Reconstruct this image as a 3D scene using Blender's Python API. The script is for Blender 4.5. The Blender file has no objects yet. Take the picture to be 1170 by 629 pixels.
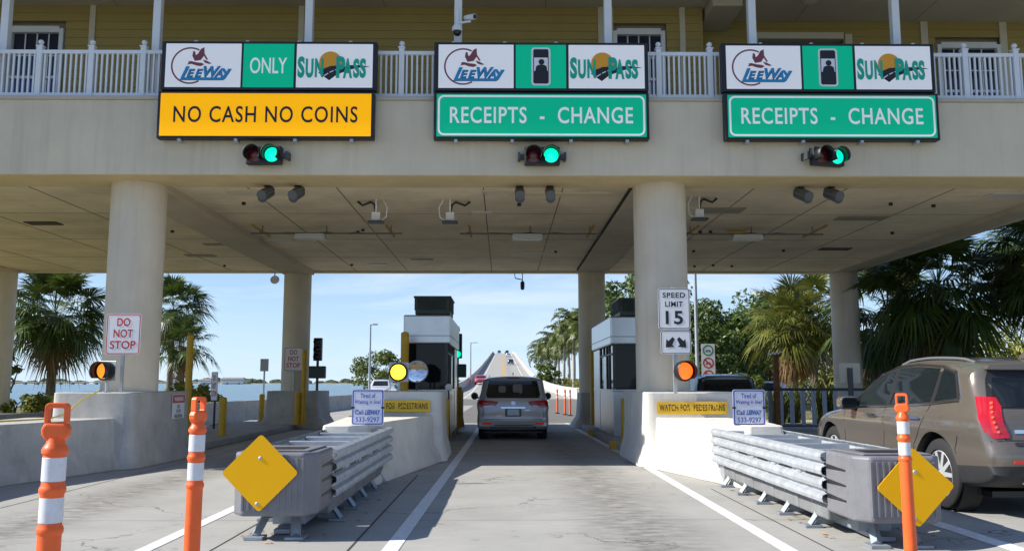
import bpy, bmesh, math, random
from mathutils import Vector, Matrix
from mathutils.bvhtree import BVHTree
R = math.radians
random.seed(11)
scene = bpy.context.scene
COL = scene.collection

# ------------------------------------------------------------------ camera, sky, sun, exposure
cam_d = bpy.data.cameras.new("camera"); cam = bpy.data.objects.new("camera", cam_d); COL.objects.link(cam)
cam_d.sensor_width = 36; cam_d.lens = 30.77; cam_d.clip_end = 20000; cam_d.clip_start = 0.05
cam.location = (0, 0, 1.53)
cam.rotation_euler = (R(90 + 6.984), 0, R(-0.569))
scene.camera = cam

SUN = Vector((-1.1, -0.105, 0.85)).normalized()          # direction towards the sun
world = bpy.data.worlds.new("World"); scene.world = world; world.use_nodes = True
nt = world.node_tree; N = nt.nodes; L = nt.links
bg = N["Background"]; bg.inputs[1].default_value = 0.07
sky = N.new("ShaderNodeTexSky"); sky.sky_type = 'NISHITA'; sky.sun_disc = False
sky.sun_elevation = math.asin(SUN.z); sky.sun_rotation = math.atan2(SUN.x, SUN.y) % (2 * math.pi)
sky.air_density = 1.0; sky.dust_density = 0.0; sky.ozone_density = 3.5; sky.altitude = 0
tc = N.new("ShaderNodeTexCoord"); mp = N.new("ShaderNodeMapping"); mp.inputs['Scale'].default_value = (1.6, 1.6, 9)
mp.inputs['Rotation'].default_value = (0, R(6), 0)
nz = N.new("ShaderNodeTexNoise"); nz.inputs['Scale'].default_value = 2.6; nz.inputs['Detail'].default_value = 7; nz.inputs['Roughness'].default_value = .62; nz.inputs['Distortion'].default_value = .5
rp = N.new("ShaderNodeValToRGB"); rp.color_ramp.elements[0].position = .46; rp.color_ramp.elements[1].position = .78
rp.color_ramp.elements[0].color = (0, 0, 0, 1); rp.color_ramp.elements[1].color = (.75, .75, .75, 1)
mx = N.new("ShaderNodeMix"); mx.data_type = 'RGBA'; mx.inputs['B'].default_value = (6.6, 7.6, 9.0, 1)
L.new(tc.outputs['Generated'], mp.inputs['Vector']); L.new(mp.outputs[0], nz.inputs['Vector'])
L.new(nz.outputs[0], rp.inputs[0]); L.new(rp.outputs[0], mx.inputs['Factor'])
sepw = N.new("ShaderNodeSeparateXYZ"); L.new(tc.outputs['Generated'], sepw.inputs[0])
hz = N.new("ShaderNodeMapRange"); hz.inputs[1].default_value = .22; hz.inputs[2].default_value = -.02; hz.inputs[3].default_value = 0; hz.inputs[4].default_value = .85; L.new(sepw.outputs[2], hz.inputs[0])
tn = N.new("ShaderNodeMix"); tn.data_type = 'RGBA'; tn.blend_type = 'MULTIPLY'; tn.inputs['Factor'].default_value = 1; tn.inputs['B'].default_value = (.72, .88, 1.12, 1); L.new(sky.outputs[0], tn.inputs['A'])
hm = N.new("ShaderNodeMix"); hm.data_type = 'RGBA'; hm.inputs['B'].default_value = (5.7, 7.3, 9.0, 1); L.new(hz.outputs[0], hm.inputs['Factor']); L.new(tn.outputs['Result'], hm.inputs['A'])
L.new(hm.outputs['Result'], mx.inputs['A']); L.new(mx.outputs['Result'], bg.inputs[0])

sd = bpy.data.lights.new("sun", 'SUN'); sd.energy = 3.9; sd.angle = R(.53); sd.color = (1, .955, .88)
so = bpy.data.objects.new("sun", sd); COL.objects.link(so); so.location = (-30, -5, 40)
so.rotation_euler = (-SUN).to_track_quat('-Z', 'Y').to_euler()
scene.view_settings.view_transform = 'Standard'; scene.view_settings.look = 'None'
scene.view_settings.exposure = 0.88; scene.view_settings.gamma = 1; scene.view_settings.use_curve_mapping = False
scene.render.engine = 'CYCLES'
scene.cycles.max_bounces = 8; scene.cycles.diffuse_bounces = 4; scene.cycles.transparent_max_bounces = 8

# ------------------------------------------------------------------ materials
MATS = {}
def mat(name, color=(.5, .5, .5), rough=.55, metal=0., var=0., scale=4., bump=0., bscale=40., spec=.5, coat=0.,
        emit=None, estr=0., dirt=0., streak=0., sdir=(5, 5, .35), dirtcol=(.06, .055, .045), island=0., transl=0.):
    if name in MATS: return MATS[name]
    m = bpy.data.materials.new(name); m.use_nodes = True; MATS[name] = m
    t = m.node_tree; n = t.nodes; l = t.links; b = n["Principled BSDF"]
    b.inputs['Base Color'].default_value = (*color, 1); b.inputs['Roughness'].default_value = rough
    b.inputs['Metallic'].default_value = metal; b.inputs['Specular IOR Level'].default_value = spec
    b.inputs['Coat Weight'].default_value = coat; b.inputs['Coat Roughness'].default_value = .04
    if emit: b.inputs['Emission Color'].default_value = (*emit, 1); b.inputs['Emission Strength'].default_value = estr
    cur = None
    def rgb(c): return (*c, 1)
    geo = n.new("ShaderNodeNewGeometry")
    def noise(sc, det=5, rg=.6, vec=None):
        q = n.new("ShaderNodeTexNoise"); q.inputs['Scale'].default_value = sc; q.inputs['Detail'].default_value = det; q.inputs['Roughness'].default_value = rg
        l.new(vec or geo.outputs['Position'], q.inputs['Vector']); return q.outputs[0]
    def mix(f, a, bb, mode='MIX'):
        q = n.new("ShaderNodeMix"); q.data_type = 'RGBA'; q.blend_type = mode
        for sock, v in (('Factor', f), ('A', a), ('B', bb)):
            if isinstance(v, bpy.types.NodeSocket): l.new(v, q.inputs[sock])
            elif sock == 'Factor': q.inputs['Factor'].default_value = v
            else: q.inputs[sock].default_value = v
        return q.outputs['Result']
    def ramp(v, a, bb):
        q = n.new("ShaderNodeMapRange"); l.new(v, q.inputs[0]); q.inputs[1].default_value = a; q.inputs[2].default_value = bb; return q.outputs[0]
    if var:
        f = ramp(noise(scale), .3, .7)
        cur = mix(f, rgb([c * (1 - var) for c in color]), rgb([min(1, c * (1 + var)) for c in color]))
    if island:
        f = geo.outputs['Random Per Island']
        lo = [color[0] * (1 - island * .7), color[1] * (1 - island), color[2] * (1 - island)]
        hi = [min(1, color[0] * (1 + island * 1.5)), min(1, color[1] * (1 + island)), color[2] * (1 + island * .3)]
        cur = mix(f, rgb(lo), rgb(hi))
    if streak:
        mpn = n.new("ShaderNodeMapping"); l.new(geo.outputs['Position'], mpn.inputs[0]); mpn.inputs['Scale'].default_value = sdir
        f = ramp(noise(1.0, 6, .65, mpn.outputs[0]), .5, .78)
        q = n.new("ShaderNodeMath"); q.operation = 'MULTIPLY'; l.new(f, q.inputs[0]); q.inputs[1].default_value = streak
        cur = mix(q.outputs[0], cur or rgb(color), rgb(dirtcol))
    if dirt:
        f = ramp(noise(scale * 2.3, 8, .7), .5, .75)
        q = n.new("ShaderNodeMath"); q.operation = 'MULTIPLY'; l.new(f, q.inputs[0]); q.inputs[1].default_value = dirt
        cur = mix(q.outputs[0], cur or rgb(color), rgb(dirtcol))
    if cur: l.new(cur, b.inputs['Base Color'])
    if bump:
        bn = n.new("ShaderNodeBump"); bn.inputs['Strength'].default_value = bump; bn.inputs['Distance'].default_value = .02
        l.new(noise(bscale, 4), bn.inputs['Height']); l.new(bn.outputs[0], b.inputs['Normal'])
    if transl:
        tr = n.new("ShaderNodeBsdfTranslucent"); ms = n.new("ShaderNodeMixShader"); ms.inputs[0].default_value = transl
        if cur: l.new(cur, tr.inputs[0])
        else: tr.inputs[0].default_value = rgb(color)
        l.new(b.outputs[0], ms.inputs[1]); l.new(tr.outputs[0], ms.inputs[2]); l.new(ms.outputs[0], n['Material Output'].inputs[0])
    return m

def road_mat(name, color, stains, tine=True, dark=.5):
    m = bpy.data.materials.new(name); m.use_nodes = True
    t = m.node_tree; n = t.nodes; l = t.links; b = n["Principled BSDF"]; b.inputs['Roughness'].default_value = .85; b.inputs['Specular IOR Level'].default_value = .3
    geo = n.new("ShaderNodeNewGeometry"); sep = n.new("ShaderNodeSeparateXYZ"); l.new(geo.outputs['Position'], sep.inputs[0])
    def noise(sc, det, scale3=None, rg=.6):
        q = n.new("ShaderNodeTexNoise"); q.inputs['Scale'].default_value = sc; q.inputs['Detail'].default_value = det; q.inputs['Roughness'].default_value = rg
        if scale3:
            mp = n.new("ShaderNodeMapping"); mp.inputs['Scale'].default_value = scale3; l.new(geo.outputs['Position'], mp.inputs[0]); l.new(mp.outputs[0], q.inputs['Vector'])
        else: l.new(geo.outputs['Position'], q.inputs['Vector'])
        return q.outputs[0]
    def math_(op, a, bb=None):
        q = n.new("ShaderNodeMath"); q.operation = op
        for i, v in enumerate((a, bb)):
            if v is None: continue
            if isinstance(v, bpy.types.NodeSocket): l.new(v, q.inputs[i])
            else: q.inputs[i].default_value = v
        return q.outputs[0]
    def mr(v, a, bb, c=0., d=1.):
        q = n.new("ShaderNodeMapRange"); l.new(v, q.inputs[0])
        for i, x in enumerate((a, bb, c, d)): q.inputs[i + 1].default_value = x
        return q.outputs[0]
    def mix(f, a, bb):
        q = n.new("ShaderNodeMix"); q.data_type = 'RGBA'
        for s_, v in (('Factor', f), ('A', a), ('B', bb)):
            if isinstance(v, bpy.types.NodeSocket): l.new(v, q.inputs[s_])
            else: q.inputs[s_].default_value = v if s_ == 'Factor' else (*v, 1)
        return q.outputs['Result']
    blot = mr(noise(.8, 6), .3, .7)
    cur = mix(blot, [c * .86 for c in color], [c * 1.1 for c in color])
    grain = mr(noise(95, 3), .38, .66)
    cur = mix(math_('MULTIPLY', grain, .5), cur, [c * .62 for c in color])
    if tine:
        tn = mr(noise(1, 5, (2.2, 34, 1), .75), .5, .68)
        cur = mix(math_('MULTIPLY', tn, .42), cur, [c * .55 for c in color])
    if tine:                                                 # hairline cracks and oil drips
        vz = n.new("ShaderNodeTexVoronoi"); vz.feature = 'DISTANCE_TO_EDGE'; vz.inputs['Scale'].default_value = .42
        ad = n.new("ShaderNodeVectorMath"); ad.operation = 'ADD'; q = n.new("ShaderNodeTexNoise"); q.inputs['Scale'].default_value = 2.2; q.inputs['Detail'].default_value = 6
        l.new(geo.outputs['Position'], q.inputs['Vector']); l.new(geo.outputs['Position'], ad.inputs[0]); l.new(q.outputs['Color'], ad.inputs[1]); l.new(ad.outputs[0], vz.inputs['Vector'])
        cr = math_('MULTIPLY', mr(vz.outputs['Distance'], .010, .003), mr(noise(.33, 2), .50, .60))
        cur = mix(math_('MULTIPLY', cr, .7), cur, [.06, .055, .05])
        vd = n.new("ShaderNodeTexVoronoi"); vd.inputs['Scale'].default_value = 3.2; l.new(geo.outputs['Position'], vd.inputs['Vector'])
        dr = math_('MULTIPLY', mr(vd.outputs['Distance'], .20, .10), mr(noise(.7, 3), .52, .62))
        cur = mix(math_('MULTIPLY', dr, .30), cur, [.09, .08, .065])
    for sx, w, amt in stains:
        d = math_('ABSOLUTE', math_('SUBTRACT', math_('ADD', sep.outputs[0], math_('MULTIPLY', noise(.5, 2), .25)), sx + .12))
        f = mr(d, w, w * .15)
        st = mr(noise(1, 7, (3.2, 9, 1), .75), .38, .68)
        cur = mix(math_('MULTIPLY', math_('MULTIPLY', f, st), amt), cur, [.07, .06, .045])
    l.new(cur, b.inputs['Base Color'])
    bn = n.new("ShaderNodeBump"); bn.inputs['Strength'].default_value = .35; bn.inputs['Distance'].default_value = .01
    l.new(noise(1, 6, (8, 60, 8) if tine else (50, 50, 50)), bn.inputs['Height']); l.new(bn.outputs[0], b.inputs['Normal'])
    return m

def glass_mat(name, tint=(.02, .025, .028), rough=.03, thru=.0):
    m = bpy.data.materials.new(name); m.use_nodes = True; t = m.node_tree; n = t.nodes; l = t.links
    b = n["Principled BSDF"]; b.inputs['Base Color'].default_value = (*tint, 1); b.inputs['Roughness'].default_value = rough; b.inputs['Specular IOR Level'].default_value = .55
    if thru:
        tr = n.new("ShaderNodeBsdfTransparent"); tr.inputs[0].default_value = (.75, .82, .82, 1); ms = n.new("ShaderNodeMixShader"); ms.inputs[0].default_value = thru
        l.new(b.outputs[0], ms.inputs[1]); l.new(tr.outputs[0], ms.inputs[2]); l.new(ms.outputs[0], n['Material Output'].inputs[0])
    MATS[name] = m
    return m

# ------------------------------------------------------------------ mesh helper
class MB:
    def __init__(s): s.v = []; s.f = []
    def add(s, vs, fs, M=None):
        o = len(s.v)
        s.v += [tuple(M @ Vector(p)) if M else tuple(p) for p in vs]
        s.f += [tuple(i + o for i in f) for f in fs]; return s
    def box(s, x0, x1, y0, y1, z0, z1, M=None):
        vs = [(x, y, z) for z in (z0, z1) for y in (y0, y1) for x in (x0, x1)]
        return s.add(vs, [(0, 2, 3, 1), (4, 5, 7, 6), (0, 1, 5, 4), (2, 6, 7, 3), (0, 4, 6, 2), (1, 3, 7, 5)], M)
    def cyl(s, p0, p1, r0, r1=None, n=14, caps=True):
        return s.tube([p0, p1], [r0, r0 if r1 is None else r1], n, caps)
    def tube(s, pts, rad, n=8, caps=True):
        pts = [Vector(p) for p in pts]
        if not isinstance(rad, (list, tuple)): rad = [rad] * len(pts)
        vs = []; fs = []; prev = None
        for i, p in enumerate(pts):
            d = (pts[min(i + 1, len(pts) - 1)] - pts[max(i - 1, 0)]).normalized()
            if prev is None:
                a = Vector((0, 0, 1)) if abs(d.z) < .9 else Vector((1, 0, 0))
                u = d.cross(a).normalized()
            else: u = (prev - d * prev.dot(d)).normalized()
            prev = u; w = d.cross(u)
            for k in range(n):
                t = 2 * math.pi * k / n
                vs.append(p + (u * math.cos(t) + w * math.sin(t)) * rad[i])
        for i in range(len(pts) - 1):
            for k in range(n):
                a = i * n + k; b = i * n + (k + 1) % n
                fs.append((a, b, b + n, a + n))
        if caps: fs.append(tuple(range(n - 1, -1, -1))); fs.append(tuple(range((len(pts) - 1) * n, len(pts) * n)))
        return s.add(vs, fs)
    def lathe(s, prof, o=(0, 0, 0), axis='Z', n=24):          # prof: (radius, height along axis)
        vs = []; fs = []
        for r, h in prof:
            for k in range(n):
                t = 2 * math.pi * k / n; a, b = r * math.cos(t), r * math.sin(t)
                p = {'Z': (a, b, h), 'Y': (b, h, a), 'X': (h, a, b)}[axis]
                vs.append((p[0] + o[0], p[1] + o[1], p[2] + o[2]))
        for i in range(len(prof) - 1):
            for k in range(n):
                a = i * n + k; b = i * n + (k + 1) % n; fs.append((a, b, b + n, a + n))
        if prof[0][0] > 1e-5: fs.append(tuple(range(n - 1, -1, -1)))
        if prof[-1][0] > 1e-5: fs.append(tuple(range((len(prof) - 1) * n, len(prof) * n)))
        return s.add(vs, fs)
    def prism(s, poly, a0, a1, plane='XZ'):
        def P(u, v, w): return {'XZ': (u, w, v), 'XY': (u, v, w), 'YZ': (w, u, v)}[plane]
        n = len(poly); vs = [P(u, v, a0) for u, v in poly] + [P(u, v, a1) for u, v in poly]
        fs = [tuple(range(n)), tuple(range(2 * n - 1, n - 1, -1))]
        fs += [(i, i + n, (i + 1) % n + n, (i + 1) % n) for i in range(n)]
        return s.add(vs, fs)
    def flat(s, poly, y, M=None):                              # polygon in XZ facing -Y
        return s.add([(u, y, v) for u, v in poly], [tuple(range(len(poly)))], M)
    def jersey(s, plan, prof):                                 # convex CCW plan, rings (outset, z)
        n = len(plan); vs = []; fs = []
        for o, z in prof:
            for i in range(n):
                p0 = Vector(plan[i - 1]); p = Vector(plan[i]); p1 = Vector(plan[(i + 1) % n])
                e0 = (p - p0).normalized(); e1 = (p1 - p).normalized()
                n0 = Vector((e0.y, -e0.x)); n1 = Vector((e1.y, -e1.x)); m = (n0 + n1); m = m / max(m.dot(n0), .3)
                q = p + m * o; vs.append((q.x, q.y, z))
        for k in range(len(prof) - 1):
            for i in range(n):
                a = k * n + i; b = k * n + (i + 1) % n; fs.append((a, b, b + n, a + n))
        fs.append(tuple(range((len(prof) - 1) * n, len(prof) * n))); fs.append(tuple(range(n - 1, -1, -1)))
        return s.add(vs, fs)
    def mesh(s, name):
        me = bpy.data.meshes.new(name); me.from_pydata(s.v, [], s.f); me.validate(); return me
    def build(s, name, m, parent=None, smooth=False, bevel=0., fix=True, world=False, seg=2, solid=0.):
        me = s.mesh(name)
        if fix:
            bm = bmesh.new(); bm.from_mesh(me); bmesh.ops.recalc_face_normals(bm, faces=bm.faces); bm.to_mesh(me); bm.free()
        if smooth:
            for p in me.polygons: p.use_smooth = True
            me.set_sharp_from_angle(angle=R(38))
        if world and parent:
            me.transform(Matrix.Translation(-parent.location))
        me.materials.append(m)
        o = bpy.data.objects.new(name, me); COL.objects.link(o)
        if parent: o.parent = parent
        if solid:
            q = o.modifiers.new("solid", 'SOLIDIFY'); q.thickness = solid; q.offset = 0
        if bevel:
            q = o.modifiers.new("bevel", 'BEVEL'); q.width = bevel; q.segments = seg; q.limit_method = 'ANGLE'; q.angle_limit = R(35)
        return o

def tag(o, label=None, cat=None, group=None, kind=None):
    if label: o['label'] = label
    if cat: o['category'] = cat
    if group: o['group'] = group
    if kind: o['kind'] = kind
    return o
def thing(name, label, cat, loc=(0, 0, 0), rz=0., group=None):
    o = bpy.data.objects.new(name, None); COL.objects.link(o); o.empty_display_size = .2
    o.location = loc; o.rotation_euler = (0, 0, rz); return tag(o, label, cat, group)
def copy_tree(o, parent=None, label=None):
    c = o.copy(); COL.objects.link(c)
    if parent: c.parent = parent
    for ch in [x for x in o.children]: copy_tree(ch, c)
    if label: c['label'] = label
    return c
def struct(name, mb, m, **k): return tag(mb.build(name, m, **k), kind='structure')

TXT = {}
def text_mb(s, h, w=None, bold=0., shear=0., at=(0, 0), y=0., line=1.0, space=1.0):
    """letters as flat mesh in XZ facing -Y, centred on 'at'; h = height of the whole block"""
    key = (s, bold, shear, line, space)
    if key not in TXT:
        cu = bpy.data.curves.new("t", 'FONT'); cu.body = s; cu.size = 1; cu.offset = bold; cu.shear = shear; cu.align_x = 'CENTER'
        cu.space_line = line; cu.space_character = space; cu.resolution_u = 4; cu.fill_mode = 'FRONT'
        o = bpy.data.objects.new("t", cu); COL.objects.link(o)
        dg = bpy.context.evaluated_depsgraph_get(); me = bpy.data.meshes.new_from_object(o.evaluated_get(dg))
        TXT[key] = ([tuple(v.co) for v in me.vertices], [tuple(p.vertices) for p in me.polygons])
        bpy.data.objects.remove(o); bpy.data.curves.remove(cu); bpy.data.meshes.remove(me)
    vs, fs = TXT[key]
    x0 = min(v[0] for v in vs); x1 = max(v[0] for v in vs); y0 = min(v[1] for v in vs); y1 = max(v[1] for v in vs)
    sy = h / (y1 - y0); sx = (w / (x1 - x0)) if w else sy
    return [((v[0] - (x0 + x1) / 2) * sx + at[0], y, (v[1] - (y0 + y1) / 2) * sy + at[1]) for v in vs], fs
def rrect(w, h, r, cx=0, cz=0, n=5):
    out = []
    for (sx, sz, a) in ((1, -1, -90), (1, 1, 0), (-1, 1, 90), (-1, -1, 180)):
        for k in range(n + 1):
            t = R(a + 90 * k / n); out.append((cx + sx * (w / 2 - r) + r * math.cos(t), cz + sz * (h / 2 - r) + r * math.sin(t)))
    return out
def ring(mb, outer, inner, y):
    n = len(outer); mb.add([(u, y, v) for u, v in outer] + [(u, y, v) for u, v in inner], [(i, (i + 1) % n, (i + 1) % n + n, i + n) for i in range(n)]); return mb
def circ(r, cx=0, cz=0, n=28, a0=0, a1=360):
    full = a1 - a0 >= 360
    return [(cx + r * math.cos(R(a0 + (a1 - a0) * k / (n if full else n - 1))), cz + r * math.sin(R(a0 + (a1 - a0) * k / (n if full else n - 1)))) for k in range(n)]
def arc_ring(mb, r1, r2, cx, cz, a0, a1, y, n=40):
    o = circ(r1, cx, cz, n, a0, a1); i = circ(r2, cx, cz, n, a0, a1)
    mb.add([(u, y, v) for u, v in o] + [(u, y, v) for u, v in i], [(k, k + 1, k + 1 + n, k + n) for k in range(n - 1)]); return mb

# palette
tan = mat('tan_paint', (.69, .60, .44), .8, var=.08, scale=.8, bump=.12, bscale=60, streak=.24, dirtcol=(.30, .25, .17))
ceil_m = mat('ceiling_concrete', (.80, .67, .46), .85, var=.16, scale=.6, bump=.2, bscale=30, dirt=.25, dirtcol=(.3, .25, .17), streak=.25, sdir=(.5, 7, 1))
strip_m = mat('beam_paint', (.55, .47, .34), .85, var=.10, scale=.9, bump=.15, bscale=30, dirt=.15, dirtcol=(.15, .12, .08))
column_m = mat('column_concrete', (.68, .595, .46), .8, var=.08, scale=1.2, bump=.15, bscale=50, streak=.18, dirtcol=(.2, .165, .11))
barrier_m = mat('barrier_concrete', (.70, .67, .60), .85, var=.12, scale=1.4, bump=.3, bscale=40, streak=.18, dirt=.18, dirtcol=(.33, .30, .25))
conc_m = mat('wall_concrete', (.47, .455, .42), .88, var=.16, scale=1.5, bump=.35, bscale=35, streak=.3, dirt=.25, dirtcol=(.12, .11, .095))
siding_m = mat('siding', (.38, .285, .09), .7, var=.05, scale=2)
soffit_m = mat('soffit', (.50, .45, .36), .8, var=.05, scale=1)
white_m = mat('white_vinyl', (.78, .79, .80), .45, var=.03, scale=3)
trim_m = mat('cream_trim', (.62, .56, .43), .6, var=.04)
black_m = mat('black_metal', (.018, .018, .02), .45, var=.1)
rubber_m = mat('rubber', (.02, .02, .021), .8, var=.2, scale=9)
galv_m = mat('galvanised_steel', (.46, .49, .52), .45, metal=.55, var=.14, scale=6, bump=.05)
steel_m = mat('brushed_steel', (.60, .61, .62), .3, metal=.9, var=.06, scale=3)
dkmetal_m = mat('dark_metal', (.07, .075, .08), .5, metal=.4, var=.2)
yellow_m = mat('yellow_paint', (.62, .36, .015), .55, var=.1, scale=5, dirt=.2)
signyel_m = mat('sign_yellow', (1.0, .50, .004), .6, var=.02, spec=.2)
lit_yel = mat('backlit_yellow', (.95, .48, .004), .55, spec=.15, emit=(1, .42, .0), estr=.30)
lit_grn = mat('backlit_green', (.0, .33, .19), .5, spec=.2, emit=(0, .42, .22), estr=.26)
lit_wht = mat('backlit_white', (.80, .80, .81), .5, spec=.2, emit=(1, 1, 1.03), estr=.10)
signgrn_m = mat('sign_green', (.0, .31, .165), .45, var=.03)
signwht_m = mat('sign_white', (.80, .80, .81), .5, var=.02)
signblk_m = mat('sign_black', (.012, .012, .016), .5)
signred_m = mat('sign_red', (.55, .03, .04), .5)
signblu_m = mat('sign_blue', (.05, .07, .42), .5)
maroon_m = mat('logo_maroon', (.22, .05, .065), .5)
teal_m = mat('logo_blue', (.01, .27, .55), .5)
navy_m = mat('logo_navy', (.015, .035, .13), .5)
sunor_m = mat('logo_orange', (.82, .36, .02), .5)
sungrn_m = mat('logo_green', (.0, .42, .28), .5)
orange_m = mat('orange_plastic', (.88, .13, .02), .42, var=.08, scale=9, dirt=.22, dirtcol=(.35, .07, .03))
refl_m = mat('reflective_white', (.70, .71, .74), .35, var=.06, scale=20, dirt=.25, dirtcol=(.4, .38, .36))
# ================================================================== SETTING
def sstep(a, b, x):
    t = max(0, min(1, (x - a) / (b - a))); return t * t * (3 - 2 * t)
def zroad(x, y):                                              # the right hand lane lies a little higher
    return .08 * sstep(4.25, 4.95, x) * (1 - sstep(20, 32, y))
PROF = [(84, 0), (100, .15), (115, .5), (130, 1.0), (160, 2.15), (195, 3.6), (229, 5.2), (290, 8.2), (350, 11.2), (420, 14.8), (460, 16.7), (500, 18.1), (540, 18.7), (580, 18.4), (640, 16.5), (800, 9), (1000, 1)]
def zbridge(y):
    for (a, za), (b, zb) in zip(PROF, PROF[1:]):
        if a <= y <= b: return za + (zb - za) * (y - a) / (b - a)
    return 0

water_m = mat('sea_water', (.035, .105, .13), .16, spec=.6)
def _w():
    t = water_m.node_tree; n = t.nodes; l = t.links
    g = n.new("ShaderNodeNewGeometry"); mp = n.new("ShaderNodeMapping"); mp.inputs['Scale'].default_value = (.25, .6, 1)
    q = n.new("ShaderNodeTexNoise"); q.inputs['Scale'].default_value = 1.3; q.inputs['Detail'].default_value = 6
    b = n.new("ShaderNodeBump"); b.inputs['Strength'].default_value = 1.0; b.inputs['Distance'].default_value = .5
    l.new(g.outputs[0], mp.inputs[0]); l.new(mp.outputs[0], q.inputs[0]); l.new(q.outputs[0], b.inputs['Height']); l.new(b.outputs[0], n["Principled BSDF"].inputs['Normal'])
_w()
mb = MB(); mb.add([(-9000, -300, -1.3), (9000, -300, -1.3), (9000, 12000, -1.3), (-9000, 12000, -1.3)], [(0, 1, 2, 3)])
struct('water', mb, water_m)
land_m = mat('sandy_grass', (.14, .135, .06), .95, var=.4, scale=.35, bump=.6, bscale=8, dirt=.35, dirtcol=(.34, .29, .20))
LAND = [(-90, -60), (400, -60), (420, 110), (90, 118), (40, 128), (14, 160), (7, 235), (-7, 235), (-11, 150), (-17, 92), (-26, 62), (-48, 47), (-90, 42)]
mb = MB(); mb.jersey(LAND, [(2.5, -2), (0, -.07)]); struct('ground', mb, land_m)

pave_m = road_mat('pavement_concrete', (.41, .40, .37), [(1.45, .8, .85), (-5.2, .75, .85), (6.4, .7, .6)])
asph_m = road_mat('asphalt', (.19, .18, .16), [(1.3, .9, .3)], tine=False)
xs = [-10.5, -6, -3, 0, 3, 4.1, 4.25, 4.35, 4.45, 4.55, 4.65, 4.75, 4.85, 4.95, 5.2, 8, 14]; ys = [-8, 0, 8, 14, 20, 23, 26, 29, 32, 34]
mb = MB(); mb.add([(x, y, zroad(x, y)) for y in ys for x in xs], [(j * len(xs) + i, j * len(xs) + i + 1, (j + 1) * len(xs) + i + 1, (j + 1) * len(xs) + i) for j in range(len(ys) - 1) for i in range(len(xs) - 1)])
struct('plaza_pavement', mb, pave_m, smooth=True)
mb = MB(); mb.add([(-11.2, 34, 0), (9.5, 34, 0), (8.2, 60, 0), (7.0, 84, 0), (-7.2, 84, 0), (-8.6, 64, 0)], [(0, 1, 2, 3, 4, 5)])
struct('road', mb, asph_m)
mb = MB(); mb.add([(-11.6, 34, -.03), (-9.1, 64, -.03), (-7.6, 92, -.03), (-11, 96, -.03), (-14, 66, -.03), (-17, 34, -.03)], [(0, 1, 2, 3, 4, 5)])
struct('side_road', mb, asph_m)
# the light concrete apron behind the plaza on the left lane
mb = MB(); mb.add([(-11.0, 34, .004), (-2.2, 34, .004), (-2.0, 60, .004), (-8.9, 60, .004)], [(0, 1, 2, 3)])
struct('apron', mb, road_mat('apron_concrete', (.40, .385, .345), []))
mark_m = mat('road_paint_white', (.72, .72, .71), .65, var=.10, scale=6, dirt=.6, dirtcol=(.36, .34, .30))
def strip(pts, w):
    mb = MB(); vs = []
    for i, p in enumerate(pts):
        a = Vector(pts[max(i - 1, 0)]); b = Vector(pts[min(i + 1, len(pts) - 1)]); d = (b - a).normalized(); nn = Vector((d.y, -d.x))
        for sg in (-1, 1):
            q = Vector(p) + nn * w / 2 * sg; vs.append((q.x, q.y, zroad(q.x, q.y) + .005))
    k = len(pts); mb.add(vs, [(2 * i, 2 * i + 1, 2 * i + 3, 2 * i + 2) for i in range(k - 1)]); return mb
struct('lane_line', strip([(-1.12, -4), (-1.04, 8.3), (-.96, 14), (-.90, 20), (-.84, 27), (-.8, 33.9)], .155), mark_m)
struct('lane_line', strip([(2.72, -4), (2.63, 8.3), (2.63, 16.5), (2.5, 26), (2.42, 33.9)], .155), mark_m)
struct('lane_line', strip([(-3.32, -4), (-3.3, 14), (-3.1, 20), (-3.0, 33.9)], .15), mark_m)
struct('lane_line', strip([(4.62, -4), (4.62, 9), (4.62, 15)], .13), mark_m)
yel_line = mat('road_paint_yellow', (.62, .36, .03), .6, var=.1)
joint_m = mat('joint_sealant', (.05, .047, .042), .8, var=.2)
mb = MB()
for x, y0, y1, w in ((-1.44, -4, 15, .022), (-2.7, -4, 13, .018), (3.02, -4, 13, .018), (-6.2, 6, 30, .015)):
    for k in range(8):
        a = y0 + (y1 - y0) * k / 8; b = y0 + (y1 - y0) * (k + 1) / 8
        mb.add([(x, a, .003), (x + w, a, .003), (x + w, b, .003), (x, b, .003)], [(0, 1, 2, 3)])
for y in (4.4, 10.1, 15.9, 21.7, 27.5):
    mb.add([(-9, y, .003), (4.05, y, .003), (4.05, y + .007, .003), (-9, y + .007, .003)], [(0, 1, 2, 3)])
struct('pavement_joints', mb, joint_m)

# far shore across the bay
shore_m = mat('far_shore', (.30, .28, .22), .95, var=.3, scale=.02)
fol_far = mat('far_foliage', (.05, .075, .04), .9, var=.4, scale=.05)
mb = MB(); mb.jersey([(-2600, 2300), (2600, 2300), (2600, 2900), (-2600, 2900)], [(20, -3), (0, .6)]); struct('far_shore', mb, shore_m)
mb = MB(); rr = random.Random(3); x = -2300
while x < 2300:
    w = rr.uniform(14, 40); h = rr.uniform(5, 13) * (1.25 if rr.random() < .15 else 1); y = rr.uniform(2310, 2420)
    o = len(mb.v); pr = [(0, 0), (1, 0)]
    n = 9; vs = []
    for lat in range(4):
        for k in range(n):
            t = 2 * math.pi * k / n; ph = lat / 3 * math.pi / 2; r = math.cos(ph) * rr.uniform(.8, 1.15)
            vs.append((x + w * .7 * r * math.cos(t), y + 16 * r * math.sin(t), .5 + h * math.sin(ph) * rr.uniform(.85, 1.1)))
    mb.add(vs, [(i * n + k, i * n + (k + 1) % n, (i + 1) * n + (k + 1) % n, (i + 1) * n + k) for i in range(3) for k in range(n)] + [tuple(range(3 * n, 4 * n))])
    x += w * .8
tag(mb.build('far_trees', fol_far), kind='stuff')
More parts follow.
